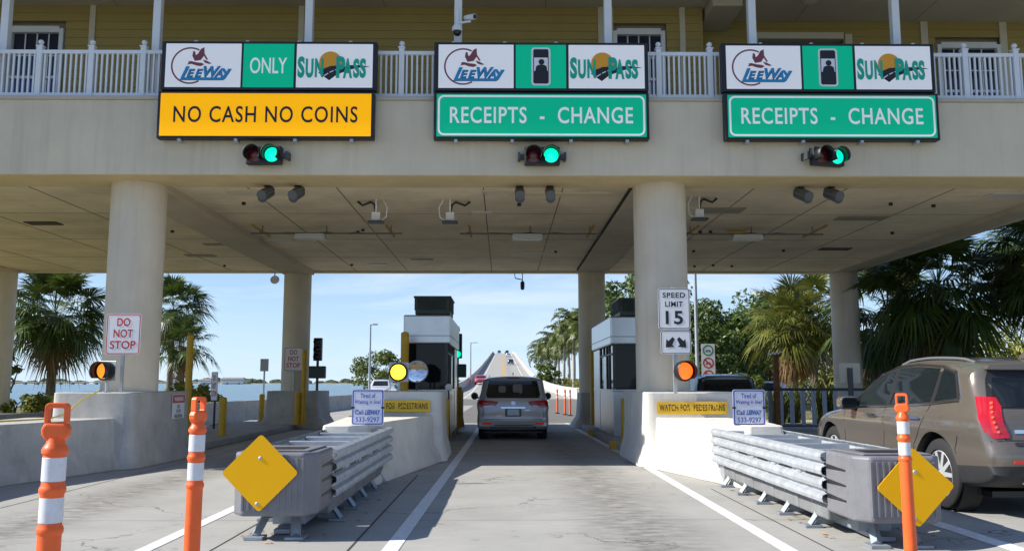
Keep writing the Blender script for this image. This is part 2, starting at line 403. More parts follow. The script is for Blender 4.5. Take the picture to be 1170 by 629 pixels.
fw = mat('far_building_wall', (.72, .70, .66), .8, var=.05); fr = mat('far_building_roof', (.35, .22, .16), .8)
LAB = ['white low block far across the bay, nearest the left rear column', 'pale far house across the bay between the small sign post and the left rear column',
       'small white house across the bay beside the thin sign post', 'white far building across the bay, just right of the sabal palm trunk', 'tiny pale house across the bay right of the left rear column']
for i, (px, w, h) in enumerate(((-700, 60, 15), (-770, 34, 11), (-855, 26, 10), (-1010, 52, 13), (-520, 34, 12))):
    b = thing('far_building', LAB[i], 'building', (px, 2290, .5), group='buildings on the far shore')
    MB().box(-w / 2, w / 2, -8, 8, 0, h * .72).build('wall', fw, b)
    q = MB(); q.add([(-w / 2 - 1, -9, h * .72), (w / 2 + 1, -9, h * .72), (w / 2 + 1, 9, h * .72), (-w / 2 - 1, 9, h * .72), (-w / 2 + 5, 0, h), (w / 2 - 5, 0, h)], [(0, 1, 5, 4), (1, 2, 5), (2, 3, 4, 5), (3, 0, 4), (0, 3, 2, 1)]); q.build('roof', fr, b)
fb = thing('distant_bridge', 'long low bridge on many piers far away across the water', 'bridge', (-700, 1500, -1.3))
MB().box(-900, 260, -5, 5, 3.4, 5.0).build('deck', fw, fb)
for k in range(58): MB().box(-890 + k * 20, -887.5 + k * 20, -4, 4, -1, 3.4).build('pier', fw, fb)

# ------------------------------------------------------------------ causeway bridge ahead
bridge_m = road_mat('bridge_concrete', (.40, .385, .345), [(1.4, 1.0, .35)], tine=False)
br = thing('causeway_bridge', 'tall concrete road bridge rising straight ahead beyond the toll lanes', 'bridge', (0, 84, 0))
def hw(y): return 7.0 - 1.5 * sstep(84, 130, y)
ysb = sorted(set([p[0] for p in PROF] + [92, 108, 122, 145, 178, 212, 260, 320, 385, 440, 480, 520, 560, 600]))
def ribbon(xa, xb, dz, za=None):
    mb = MB(); vs = []
    for y in ysb:
        vs += [(xa(y), y, zbridge(y) + dz), (xb(y), y, zbridge(y) + dz)]
    mb.add(vs, [(2 * i, 2 * i + 1, 2 * i + 3, 2 * i + 2) for i in range(len(ysb) - 1)]); return mb
def beam(xa, xb, d0, d1):
    mb = MB(); vs = []
    for y in ysb:
        z = zbridge(y); vs += [(xa(y), y, z + d0), (xb(y), y, z + d0), (xb(y), y, z + d1), (xa(y), y, z + d1)]
    fs = [(4 * i + k, 4 * i + (k + 1) % 4, 4 * i + 4 + (k + 1) % 4, 4 * i + 4 + k) for i in range(len(ysb) - 1) for k in range(4)] + [(0, 1, 2, 3), tuple(len(vs) - 4 + k for k in range(4))]
    return mb.add(vs, fs)
beam(lambda y: -hw(y), lambda y: hw(y), -1.4, 0.0).build('deck', bridge_m, br, world=True)
for sgn in (-1, 1):
    beam(lambda y: sgn * hw(y), lambda y: sgn * (hw(y) + .35), -1.5, 1.0).build('parapet', mat('parapet_concrete', (.52, .50, .46), .85, var=.1, scale=.5), br, world=True)
ribbon(lambda y: -.28, lambda y: -.08, .012).build('yellow_line', yel_line, br, world=True)
ribbon(lambda y: .08, lambda y: .28, .012).build('yellow_line', yel_line, br, world=True)
for s_ in (-1, 1): ribbon(lambda y: s_ * 3.9 - .08, lambda y: s_ * 3.9 + .08, .012).build('edge_line', mark_m, br, world=True)
for y in (240, 300, 360, 420, 480, 540, 600, 660):
    MB().box(-4, 4, y - 1, y + 1, -3, zbridge(y) - 1.4).build('pier', barrier_m, br, world=True)

# ================================================================== TOLL PLAZA BUILDING
B0 = thing('toll_plaza_building', 'tan two storey toll plaza building with a balcony spanning the lanes on round columns', 'building', (-3, 23, 0))
XL, XR = -18.6, 12.45; ZC = 5.4; ZF = 6.86
def bp(name, mb, m, **k): return mb.build(name, m, B0, world=True, **k)
bp('fascia', MB().box(XL, XR, 16.1, 16.5, ZC, ZF - .02), tan, bevel=.012)
bp('fascia', MB().box(XL, XR, 30.75, 31.1, ZC, ZF - .02), tan)
bp('fascia', MB().box(XR - .35, XR, 16.5, 30.75, ZC + .002, ZF - .02), tan)
bp('fascia', MB().box(XL, XL + .35, 16.5, 30.75, ZC + .002, ZF - .02), tan)
bp('edge_beam', MB().box(XL + .02, XR - .02, 16.13, 17.12, ZC - .012, ZC - .001).box(XL + .36, XR - .36, 16.52, 17.118, ZC + .003, ZC + .5), mat('beam_soffit_paint', (.62, .50, .27), .75, var=.10, scale=1.2, dirt=.2, dirtcol=(.3, .22, .1)))
bp('floor_cap', MB().box(XL - .03, XR + .03, 16.06, 31.14, ZF - .02, ZF + .05), mat('cap_paint', (.50, .46, .38), .7, var=.05), bevel=.008)
bp('ceiling', MB().box(XL + .35, XR - .35, 17.12, 30.75, ZC + .06, ZC + .4), ceil_m)
COLX = (-17.5, -7.2, 3.1, 12.0)
for cx in COLX:                                                # dropped strip beams along the column lines
    x1 = min(cx + .52, XR - .35)
    bp('cross_beam', MB().box(cx - .52, x1, 17.12, 30.75, ZC - (.05 if cx != -7.2 else .1), ZC + .3), strip_m, bevel=.01)
for cx in COLX:
    for cy, r in ((17.07, .515), (30.55, .47)):
        mbx = MB().lathe([(r, 0), (r, ZC - .06), (r * 1.0, ZC + .05)], (cx, cy, 0), n=48)
        bp('column', mbx, column_m, smooth=True)
q = MB()
for x0 in (-15, -12, -9.6, -5.2, -3.4, -.42, 1.2, 5.1, 7.0, 9.2): q.box(x0, x0 + .02, 17.2, 30.7, ZC + .054, ZC + .07)
for y0 in (20.2, 23.9, 27.4): q.box(XL + .4, XR - .4, y0, y0 + .012, ZC + .0555, ZC + .071)
bp('ceiling_joints', q, mat('ceiling_joint', (.16, .13, .085), .9))
for cx in (3.1,):
    for sx in (-.53, .53):
        bp('gap_strip', MB().box(cx + sx - .02, cx + sx + .02, 17.15, 30.2, ZC - .02, ZC + .05), mat('gap_black', (.02, .018, .015), .9))
plate_m = mat('access_plate', (.30, .27, .20), .6, var=.1); pale_plate = mat('pale_plate', (.62, .6, .52), .5); warm_plate = mat('warm_plate', (.66, .57, .40), .7); dk_plate = mat('dark_vent', (.05, .045, .03), .7)
for x, y, w, d, m in ((-6.2, 24.0, .75, .35, pale_plate), (-4.2, 29, .6, .3, pale_plate), (-.5, 20.0, .5, .22, pale_plate), (.9, 26.3, .7, .25, pale_plate), (-2.6, 27.8, .7, .2, plate_m),
                      (5.0, 19.7, 1.0, .6, plate_m), (6.1, 22.5, .5, .3, yellow_m), (8.6, 20.6, 1.2, .5, plate_m), (9.8, 25.5, .9, .4, dk_plate), (-11.4, 21.5, .8, .4, dk_plate), (-9.4, 27, .9, .4, plate_m), (-11.8, 27.5, .9, .35, plate_m), (-8.2, 24.8, .7, .3, plate_m),
                      (-5.1, 17.9, 1.3, .5, warm_plate), (.0, 17.75, .9, .25, warm_plate), (1.2, 18.0, 2.2, .3, warm_plate), (10.9, 18.0, 1.4, .4, pale_plate)):
    bp('access_plate', MB().box(x - w / 2, x + w / 2, y - d / 2, y + d / 2, ZC + .035, ZC + .062), m, bevel=.006)
rr = random.Random(5)
for k in range(26):
    x = rr.uniform(-14, 11); y = rr.choice([18.9, 22.4, 25.9, 29.2]) + rr.uniform(-.2, .2)
    if min(abs(x - c) for c in COLX) < .7: continue
    bp('drain_stub', MB().cyl((x, y, ZC + .06), (x, y, ZC), .045, n=8), black_m)
# upper storey
WY = 18.3; ZW = 9.67; XS = 4.35                                # wall steps back right of XS
def siding(x0, x1, y, holes=()):
    mb = MB(); z = ZF + .05; c = .185
    cuts = sorted(set([x0, x1] + [h[0] for h in holes] + [h[1] for h in holes]))
    while z < ZW:
        z1 = min(z + c, ZW)
        for a, b in zip(cuts, cuts[1:]):
            m_ = (a + b) / 2
            if any(h[0] <= m_ <= h[1] and h[2] < z1 - .02 and h[3] > z + .02 for h in holes): continue
            mb.add([(a, y - .022, z), (b, y - .022, z), (b, y - .004, z1), (a, y - .004, z1), (a, y, z), (b, y, z)], [(0, 1, 2, 3), (4, 5, 1, 0)])
        z = z1
    return mb
WINS = [(-10.75, -9.5), (2.35, 3.55), (-15.6, -14.3)]
WINR = [(9.8, 11.3)]
bp('siding', siding(XL + .2, XS, WY, [(a, b, ZF, 9.18) for a, b in WINS]), siding_m, fix=False)
DOOR = (5.75, 7.7)
bp('siding', siding(XS, XR - .1, WY + .7, [(DOOR[0] - .0, DOOR[1], ZF, 9.25)] + [(a, b, ZF, 9.18) for a, b in WINR]), siding_m, fix=False)
bp('return_wall', MB().box(XS - .05, XS + .0, WY - .02, WY + .72, ZF + .05, ZW), siding_m)
core_m = mat('inner_wall', (.30, .26, .17), .8)
bp('core_wall', MB().box(XL + .25, XS - .06, WY + .12, 30.6, ZF + .05, ZW), core_m)
bp('core_wall', MB().box(XS + .02, DOOR[0], WY + .82, 30.5, ZF + .05, ZW), core_m)
bp('core_wall', MB().box(DOOR[1], XR - .12, WY + .82, 30.5, ZF + .05, ZW), core_m)
bp('core_wall', MB().box(DOOR[0], DOOR[1], WY + 2.2, 30.4, ZF + .05, ZW), core_m)
bp('alcove_head', MB().box(DOOR[0] + .002, DOOR[1] - .002, WY + .83, WY + 2.2, 9.25, ZW - .01), soffit_m)
d = bp('door', MB().box(DOOR[0] + .35, DOOR[0] + 1.3, WY + 2.14, WY + 2.2, ZF + .05, ZF + 2.1), mat('grey_door', (.2, .2, .2), .5))
MB().box(DOOR[0] + 1.2, DOOR[0] + 1.25, WY + 2.08, WY + 2.14, ZF + 1.0, ZF + 1.1).build('handle', steel_m, d).location = -B0.location
glass_win = glass_mat('window_glass', (.012, .02, .05), .03); blind_m = mat('blue_blind', (.05, .08, .30), .6, var=.1, scale=2)
def window(x0, x1, y, z1=9.05):
    fr_ = MB(); z0 = ZF + .35; t = .09
    fr_.box(x0 - t, x0, y - .05, y + .1, z0 - t, z1 + t); fr_.box(x1, x1 + t, y - .05, y + .1, z0 - t, z1 + t)
    fr_.box(x0, x1, y - .055, y + .1, z1, z1 + t + .05); fr_.box(x0, x1, y - .06, y + .1, z0 - t, z0); fr_.box(x0, x1, y - .03, y + .06, 8.02, 8.08)
    w = bp('window', fr_, white_m, bevel=.004)
    g = MB().box(x0, x1, y + .05, y + .07, z0, z1).build('pane', glass_win, w); g.location = -B0.location
    m2 = MB(); n = 4
    for k in range(1, n): m2.box(x0 + (x1 - x0) * k / n - .012, x0 + (x1 - x0) * k / n + .012, y + .03, y + .045, z0, z1)
    for zz in (7.55, 8.55): m2.box(x0, x1, y + .028, y + .044, zz - .012, zz + .012)
    g2 = m2.build('muntin', white_m, w); g2.location = -B0.location
    g3 = MB().box(x0 + .01, x1 - .01, y + .042, y + .048, z0, 8.02).build('blind', blind_m, w); g3.location = -B0.location
for a, b in WINS: window(a + .12, b - .12, WY)
for a, b in WINR: window(a + .12, b - .12, WY + .7)
for x in (-13.9, -8.92, -4.4, 2.12, 2.33, 3.9): bp('trim_board', MB().box(x - .06, x + .06, WY - .045, WY - .001, ZF + .05, ZW), trim_m)
for x in (XS + .06, DOOR[1] + .12, 9.55, 11.35): bp('trim_board', MB().box(x - .08, x + .08, WY + .655, WY + .699, ZF + .05, ZW - (0 if x != DOOR[1] + .12 else .3)), trim_m)
bp('door_frame', MB().box(DOOR[0] - .12, DOOR[0], WY + .64, WY + .83, ZF + .05, 9.25).box(DOOR[0] - .12, DOOR[1], WY + .635, WY + .829, 9.25, 9.40), trim_m)
bp('soffit', MB().box(XL - .6, XR + .6, 15.55, 31.7, ZW, ZW + .12), soffit_m)
bp('soffit_box', MB().box(XS + .06, DOOR[0] - .7, 17.6, WY + .65, 9.42, ZW - .003), soffit_m, bevel=.01)
q = MB()
for x in (-8.4, -2.6, .9, 6.6, 9.3): q.box(x, x + .015, 15.6, 18.9, ZW - .004, ZW + .01)
bp('soffit_joints', q, mat('soffit_joint', (.25, .22, .17), .9))
bp('gutter', MB().box(XL - .72, XR + .72, 15.43, 15.55, ZW - .02, ZW + .2), white_m, bevel=.02)
q = MB(); a, b, c, d_ = XL - .7, XR + .7, 15.45, 31.8
q.add([(a, c, ZW + .16), (b, c, ZW + .16), (b, d_, ZW + .16), (a, d_, ZW + .16), (a + 7, (c + d_) / 2, 13.2), (b - 7, (c + d_) / 2, 13.2)], [(0, 1, 5, 4), (1, 2, 5), (2, 3, 4, 5), (3, 0, 4), (0, 3, 2, 1)])
bp('roof', q, mat('roof_metal', (.35, .36, .36), .5, metal=.3))
L_ = bp('soffit_light', MB().lathe([(.16, .0), (.17, .03), (.12, .06), (.001, .07)], (6.55, 17.75, ZW - .07), n=20), pale_plate, smooth=True)
# balcony posts, newels, railing
for x in (-18.5, -15.55, -12.6, -9.69, -6.75, -3.8, -.89, 2.04, 4.87, 7.7, 10.65):
    mbx = MB().box(x - .075, x + .075, 16.36, 16.51, ZF + .05, ZW); mbx.box(x - .1, x + .1, 16.33, 16.54, ZF + .05, ZF + .25); mbx.box(x - .1, x + .1, 16.33, 16.54, ZW - .14, ZW)
    bp('porch_post', mbx, white_m, bevel=.01)
nx = [-18.4 + .99 * k - .39 for k in range(32)]; RY = 16.25
for i, x in enumerate(nx):
    mbx = MB().box(x - .05, x + .05, RY - .05, RY + .05, ZF + .05, ZF + 1.06); mbx.box(x - .066, x + .066, RY - .066, RY + .066, ZF + 1.06, ZF + 1.085)
    mbx.lathe([(.03, 0), (.025, .02), (.05, .055), (.055, .08), (.04, .11), (.001, .13)], (x, RY, ZF + 1.085), n=12)
    if x < XR - .3: bp('newel_post', mbx, white_m, smooth=False)
    if i + 1 < len(nx) and nx[i + 1] < XR - .3:
        m2 = MB(); x1 = nx[i + 1]
        m2.box(x + .05, x1 - .05, RY - .035, RY + .035, ZF + .93, ZF + 1.0); m2.box(x + .05, x1 - .05, RY - .025, RY + .025, ZF + .10, ZF + .155)
        for k in range(1, 10):
            xx = x + (x1 - x) * k / 10; m2.box(xx - .017, xx + .017, RY - .017, RY + .017, ZF + .155, ZF + .93)
        bp('railing_panel', m2, white_m)

# ================================================================== BARRIERS, ISLANDS, WALLS
FP = [(.20, 0), (.19, .09), (.045, .36), (0, .9)]
def barrier(name, label, plan, prof, m, bevel=.02, cat='barrier'):
    c = Vector((sum(p[0] for p in plan) / len(plan), sum(p[1] for p in plan) / len(plan)))
    o = MB().jersey([(p[0] - c.x, p[1] - c.y) for p in plan], prof).build(name, m, bevel=bevel, smooth=True)
    o.location = (c.x, c.y, 0); return tag(o, label, cat)
def roundplan(pts, r=.12, n=4):
    out = []; k = len(pts)
    for i in range(k):
        p = Vector(pts[i]); a = (Vector(pts[i - 1]) - p).normalized(); b = (Vector(pts[(i + 1) % k]) - p).normalized()
        p0 = p + a * r; p1 = p + b * r
        for t in range(n + 1):
            u = t / n; out.append(tuple(p0 * (1 - u) ** 2 + p * 2 * u * (1 - u) + p1 * u * u))
    return out
PP = [(.13, 0), (.12, .10), (.035, .40), (.01, .8), (0, 1.36)]
isl_m = mat('island_concrete', (.33, .32, .29), .85, var=.15, scale=1.5, bump=.25, dirt=.25, dirtcol=(.12, .11, .09))
# centre-left island
barrier('crash_barrier', 'white concrete wedge barrier behind the left crash cushion in the middle of the lanes', roundplan([(-2.28, 13.3), (-2.08, 13.5), (-1.36, 17.6), (-3.0, 17.6), (-2.7, 13.3)], .05), FP, barrier_m)
barrier('concrete_pedestal', 'white concrete island nose carrying the half worn yellow pedestrian plate beside the minivan', roundplan([(-2.95, 17.45), (-1.22, 17.45), (-1.26, 19.6), (-2.95, 19.6)], .18), PP, barrier_m)
# right island
barrier('crash_barrier', 'sunlit white concrete wedge barrier behind the right crash cushion', roundplan([(3.64, 13.1), (4.15, 13.1), (4.5, 16.3), (2.80, 16.3)], .05), FP, barrier_m)
barrier('concrete_pedestal', 'white concrete pedestal under the speed limit sign and the round column', roundplan([(2.60, 16.25), (4.42, 16.25), (4.42, 19.1), (2.60, 19.1)], .18), PP, barrier_m)
# left island
barrier('crash_barrier', 'long weathered concrete barrier at the left edge, under the yellow rope', roundplan([(-8.5, 12.6), (-7.85, 12.6), (-6.95, 16.0), (-6.95, 16.3), (-8.7, 16.3)], .05), FP, conc_m)
barrier('concrete_pedestal', 'weathered concrete pedestal under the left round column with a red WARNING plate', roundplan([(-8.12, 15.95), (-6.66, 15.95), (-6.58, 18.6), (-8.12, 18.6)], .16), PP, conc_m)
barrier('concrete_pedestal', 'shaded concrete pedestal round the rear left column', roundplan([(-8.0, 29.9), (-6.3, 29.9), (-6.15, 31.4), (-8.0, 31.4)], .15), [(.28, 0), (.26, .1), (.06, .4), (0, 1.26)], conc_m)
barrier('concrete_pedestal', 'low concrete pedestal round the rear column beside the right toll booth', roundplan([(2.62, 29.9), (3.9, 29.9), (3.9, 31.3), (2.62, 31.3)], .15), [(.28, 0), (.26, .1), (.06, .4), (0, 1.2)], conc_m)
barrier('concrete_pedestal', 'plain concrete pedestal at the foot of the far right rear column behind the tan car', roundplan([(11.3, 29.9), (12.6, 29.9), (12.6, 31.2), (11.3, 31.2)], .15), [(.1, 0), (0, .5)], conc_m)
for lab, x0, x1, y0, y1 in (('raised kerbed island under the left toll booth', -2.75, -1.42, 19.4, 31.6), ('raised kerbed island under the right toll booth', 2.62, 4.3, 19.2, 31.6), ('raised kerbed island at the far left behind the yellow bollards', -9.4, -6.9, 18.6, 33)):
    o = MB().box(0, x1 - x0, 0, y1 - y0, 0, .16).build('traffic_island', isl_m, bevel=.03); o.location = (x0, y0, 0); tag(o, lab, 'kerb island')
    if x0 > -5:
        e0 = (x1 - x0) if x0 < 0 else 0
        for yy in (1.9 if x0 < 0 else 1.4, 6.6):
            MB().box(e0 - .12, e0 + .035, yy, yy + .35, .004, .172).build('painted_kerb_end', yellow_m, o)
            MB().box(e0 - (.36 if x0 < 0 else .12), e0 + (.02 if x0 < 0 else .36), yy - .03, yy, .004, .175).build('painted_kerb_end', yellow_m, o)
# roadside parapet on the left running to the bridge
def wall(name, label, pts, h, w, m, cat='wall'):
    mb = MB(); vs = []
    for i, p in enumerate(pts):
        a = Vector(pts[max(i - 1, 0)][:2]); b = Vector(pts[min(i + 1, len(pts) - 1)][:2]); d = (b - a).normalized(); nn = Vector((d.y, -d.x)); q0 = Vector(p[:2]); zb = p[2] if len(p) > 2 else 0
        for off, z in ((-w, 0), (-w * .45, h * .4), (-w * .4, h), (w * .4, h), (w * .45, h * .4), (w, 0)):
            q = q0 + nn * off; vs.append((q.x, q.y, z + zb))
    k = len(pts); fs = [(6 * i + j, 6 * i + (j + 1) % 6, 6 * i + 6 + (j + 1) % 6, 6 * i + 6 + j) for i in range(k - 1) for j in range(6)] + [tuple(range(6)), tuple(range(6 * k - 6, 6 * k))]
    mb.add([(v[0] - pts[0][0], v[1] - pts[0][1], v[2]) for v in vs], fs)
    o = mb.build(name, m); o.location = (pts[0][0], pts[0][1], 0); return tag(o, label, cat)
wall('roadside_parapet', 'grey concrete parapet along the left roadside in front of the bay', [(-11.6, 20), (-11.3, 26), (-10.9, 34), (-9.9, 48), (-8.8, 64), (-7.4, 84)], .80, .2, conc_m)
wall('low_road_wall', 'low white wall curving along the right of the road below the hedge', [(8.6, 58), (7.9, 70), (7.45, 80), (7.3, 88, .05)], 1.0, .2, barrier_m)
# ================================================================== OVERHEAD SIGNS
PXM = 4.03 / 247.0
def overhead_sign(x, top_dx, label, mode):
    s = thing('overhead_sign', label, 'sign', (x, 15.86, 6.03), group='overhead toll lane signs')
    w = 4.03; hw_ = w / 2; zl0, zl1 = 0, .90; zu0, zu1 = .925, 1.87
    y1 = .185
    lo = MB().box(-hw_, hw_, 0, y1, zl0, zl1).build('lower_box', signblk_m, s, bevel=.012)
    up = MB().box(-hw_ + top_dx, hw_ + top_dx - .0, 0, y1, zu0, zu1).build('upper_box', signblk_m, s, bevel=.012)
    for xx in (-1.6, -.55, .55, 1.6): MB().box(xx - .03, xx + .03, .02, .2, -.05, -.001).build('mounting_bracket', galv_m, s)
    f = -.004; pw = w - .11
    if mode == 0:
        MB().prism(rrect(pw, zl1 - .085, .01, 0, .45), f, .001).build('message_panel', lit_yel, lo)
        MB().add(*text_mb('NO CASH NO COINS', .315, 3.42, bold=.012, at=(0, .455), y=f - .004, space=1.12)).build('lettering', signblk_m, lo, fix=False)
    else:
        MB().prism(rrect(pw, zl1 - .085, .01, 0, .45), f, .001).build('message_panel', lit_grn, lo)
        ring(MB(), rrect(pw - .05, zl1 - .13, .11, 0, .45), rrect(pw - .12, zl1 - .20, .08, 0, .45), f - .003).build('border', lit_wht, lo, fix=False)
        MB().add(*text_mb('RECEIPTS  -  CHANGE', .315, 3.42, bold=.012, at=(0, .455), y=f - .004, space=1.1)).build('lettering', lit_wht, lo, fix=False)
    # upper row: three panels
    u = lambda px: (px - 305) * PXM + top_dx; zc = (zu0 + zu1) / 2; ph = zu1 - zu0 - .10
    def panel(a, b, m): return MB().prism(rrect(u(b) - u(a), ph, .01, (u(a) + u(b)) / 2, zc), f, .001).build('upper_panel', m, up)
    P1 = panel(186.5, 273, lit_wht); P2 = panel(275.5, 333.5, lit_grn); P3 = panel(336.5, 424, lit_wht)
    Y = f - .003
    # bird logo, traced in panel units (1/1048 of the panel picture)
    pc = (u(186.5) + u(273)) / 2; K = .0014
    def q1(pts): return [(pc + (x - 515) * K, zc + (310 - y) * K) for x, y in pts]
    arc_ring(MB(), .357, .327, pc - .245, zc - .007, 62, 300, Y).build('logo_ring', maroon_m, P1, fix=False)
    B = MB()
    for poly in ([(375, 112), (400, 120), (412, 172), (440, 150), (475, 85), (522, 60), (527, 150), (575, 228), (555, 238), (520, 180), (482, 238), (400, 252), (365, 180)],
                 [(310, 262), (350, 253), (420, 270), (500, 280), (528, 300), (480, 324), (420, 314), (360, 292), (298, 302), (320, 280)], [(508, 232), (560, 248), (628, 286), (590, 293), (535, 275)]):
        B.flat(q1(poly)[::-1], Y - .002)
    B.build('logo_bird', maroon_m, P1, fix=False)
    LP = [(290, 326), (334, 326), (264, 480), (758, 480), (778, 468), (806, 428), (752, 352), (800, 352), (832, 398), (850, 360), (896, 358), (812, 494), (780, 514), (212, 514)]
    for dx, dy, m_, yy, bd in ((4, 5, navy_m, Y - .003, .05), (0, 0, teal_m, Y - .005, .02)):
        B = MB(); B.flat(q1([(x + dx, y + dy) for x, y in LP])[::-1], yy); B.build('logo_stroke', m_, P1, fix=False)
        for t_, x0, x1, y0, y1 in (('E', 300, 408, 362, 472), ('E', 408, 516, 362, 472), ('W', 522, 748, 322, 472), ('A', 668, 778, 366, 472)):
            e = 5 if m_ is navy_m else 0
            MB().add(*text_mb(t_, (y1 - y0 + e) * K, (x1 - x0 + e) * K, bold=bd, shear=.3, at=(pc + ((x0 + x1) / 2 + dx - 515) * K, zc + (310 - (y0 + y1) / 2 - dy) * K), y=yy - .001)).build('logo_lettering', m_, P1, fix=False)
    # centre panel
    pcx = (u(275.5) + u(333.5)) / 2
    if mode == 0:
        MB().add(*text_mb('ONLY', .31, .69, bold=.008, at=(pcx, zc), y=Y)).build('lettering', lit_wht, P2, fix=False)
    else:
        MB().flat(rrect(.36, .74, .06, pcx, zc), Y).build('symbol_border', signwht_m, P2, fix=False)
        MB().flat(rrect(.29, .67, .035, pcx, zc), Y - .002).build('symbol_panel', signblk_m, P2, fix=False)
        B = MB(); B.flat([(pcx - .13, zc - .09), (pcx + .13, zc - .09), (pcx + .13, zc + .17), (pcx - .13, zc + .17)], Y - .004); B.build('symbol_window', signwht_m, P2, fix=False)
        B = MB(); B.flat(circ(.055, pcx + .01, zc + .085, 20), Y - .006); B.flat([(pcx - .11, zc - .1), (pcx + .12, zc - .1), (pcx + .105, zc - .0), (pcx + .06, zc + .03), (pcx - .04, zc + .03), (pcx - .09, zc - .0)], Y - .006)
        B.build('symbol_person', signblk_m, P2, fix=False)
    # sun logo
    pc = (u(336.5) + u(424)) / 2
    def q3(pts): return [(pc + (x - 545) * K, zc + (310 - y) * K) for x, y in pts]
    MB().flat(circ(.213, pc - .077, zc + .063, 36), Y).build('logo_sun', sunor_m, P3, fix=False)
    MB().flat(q3([(326, 412), (400, 358), (490, 320), (580, 314), (700, 332), (640, 408), (565, 448), (478, 520)])[::-1], Y - .0015).build('logo_gap', lit_wht, P3, fix=False)
    MB().flat(q3([(330, 410), (400, 353), (490, 316), (580, 310), (660, 328), (760, 303), (880, 303), (1025, 325), (880, 337), (770, 360), (650, 405), (565, 445), (478, 514)])[::-1], Y - .003).build('logo_road', signblk_m, P3, fix=False)
    B = MB()
    for d4 in ([(402, 448), (460, 410), (468, 420), (412, 458)], [(478, 400), (530, 374), (538, 384), (486, 410)], [(552, 366), (610, 350), (614, 359), (558, 376)]): B.flat(q3(d4)[::-1], Y - .005)
    B.build('logo_road_dashes', signwht_m, P3, fix=False)
    for t_, x0, x1, y0, y1 in (('S', 52, 148, 183, 482), ('U', 160, 266, 214, 482), ('N', 284, 398, 210, 474), ('P', 568, 690, 180, 482), ('A', 660, 784, 210, 486), ('S', 796, 880, 212, 482), ('S', 882, 968, 208, 482)):
        MB().add(*text_mb(t_, (y1 - y0) * K, (x1 - x0) * K, bold=.05, at=(pc + ((x0 + x1) / 2 - 545) * K, zc + (310 - (y0 + y1) / 2) * K), y=Y - .006)).build('logo_lettering', sungrn_m, P3, fix=False)
    return s
overhead_sign(-4.43, .03, 'overhead sign with a yellow NO CASH NO COINS panel above the left lane', 0)
overhead_sign(.71, .0, 'overhead sign reading RECEIPTS - CHANGE with its black person symbol, above the minivan lane', 1)
overhead_sign(6.16, -.03, 'overhead sign reading RECEIPTS - CHANGE above the tan car in the right lane', 1)

# ================================================================== LANE SIGNALS
lens_red = mat('lens_red_off', (.10, .006, .008), .25, coat=.5)
lens_green = mat('lens_green_lit', (.0, .5, .3), .3, emit=(.0, .85, .42), estr=.9)
def tunnel(mb, x, y0, y1, z, r, a0=0, a1=360, n=22, t=.006):
    pts = circ(r, 0, 0, n, a0, a1); cl = a1 - a0 >= 360
    vs = [(x + a, y0, z + b) for a, b in pts] + [(x + a, y1, z + b) for a, b in pts]; k = len(pts)
    mb.add(vs, [(i, (i + 1) % k, (i + 1) % k + k, i + k) for i in range(k if cl else k - 1)]); return mb
def lane_signal(x, label, br_sides, rz):
    s = thing('lane_signal', label, 'traffic light', (x, 15.93, 5.72), rz, group='lane signals under the overhead signs')
    MB().box(-.33, .33, -.06, .1, -.17, .17).build('housing', black_m, s, bevel=.02)
    v = MB(); tunnel(v, -.165, -.26, -.06, 0, .152, -40, 220); tunnel(v, .165, -.26, -.06, 0, .152, -40, 220); v.build('visor', black_m, s, smooth=True, solid=.006)
    MB().lathe([(.001, -.1), (.07, -.093), (.135, -.062)], (-.165, 0, 0), 'Y', 24).build('red_lens', lens_red, s, smooth=True)
    MB().lathe([(.001, -.1), (.07, -.093), (.135, -.062)], (.165, 0, 0), 'Y', 24).build('green_lens', lens_green, s, smooth=True)
    for sg in br_sides: MB().box(sg * .38 - .05, sg * .38 + .05, -.02, .17, -.035, .035).box(sg * .43 - .02, sg * .43 + .02, -.04, .171, -.07, .07).build('bracket', dkmetal_m, s)
lane_signal(-4.45, 'red and green lane signal with bracket on its right, under the yellow sign', (1,), R(-3))
lane_signal(.72, 'red and green lane signal with brackets both sides, straight above the minivan lane', (1, -1), 0)
lane_signal(6.06, 'red and green lane signal with bracket on its left, under the rightmost overhead sign', (-1,), R(14))

# ================================================================== CEILING EQUIPMENT
lamp_grey = mat('lamp_housing', (.55, .55, .55), .4, metal=.2); cable_m = mat('cable', (.03, .03, .03), .7)
rust_m = mat('rusty_strut', (.42, .25, .06), .7, metal=.1, var=.3, scale=10)
for i, (x, lab) in enumerate(((-4.35, 'left'), (.62, 'middle'), (6.2, 'right'))):
    for sg in (-1, 1):
        c = thing('camera_tube', 'grey tube camera under the beam, %s of the pair above the %s lane' % ('left' if sg < 0 else 'right', lab), 'camera', (x + sg * .3, 17.0, ZC - .01), R(-8 if i == 0 else (0 if i == 1 else 12)), 'tube cameras under the front beam')
        MB().box(-.03, .03, -.04, .06, -.1, .012).box(-.07, .07, -.06, .08, -.02, .005).build('mount', black_m, c)
        MB().tube([(0, -.25, -.29), (0, .13, -.11)], [.088, .088], 16).tube([(0, -.27, -.30), (0, -.25, -.29)], [.095, .095], 16).build('housing', mat('camera_grey', (.06, .065, .07), .5), c, smooth=True)
        MB().tube([(0, -.31, -.25), (0, .1, -.06)], [.1, .1], 8).build('sun_shield', mat('camera_shield', (.10, .105, .115), .5), c, smooth=True)
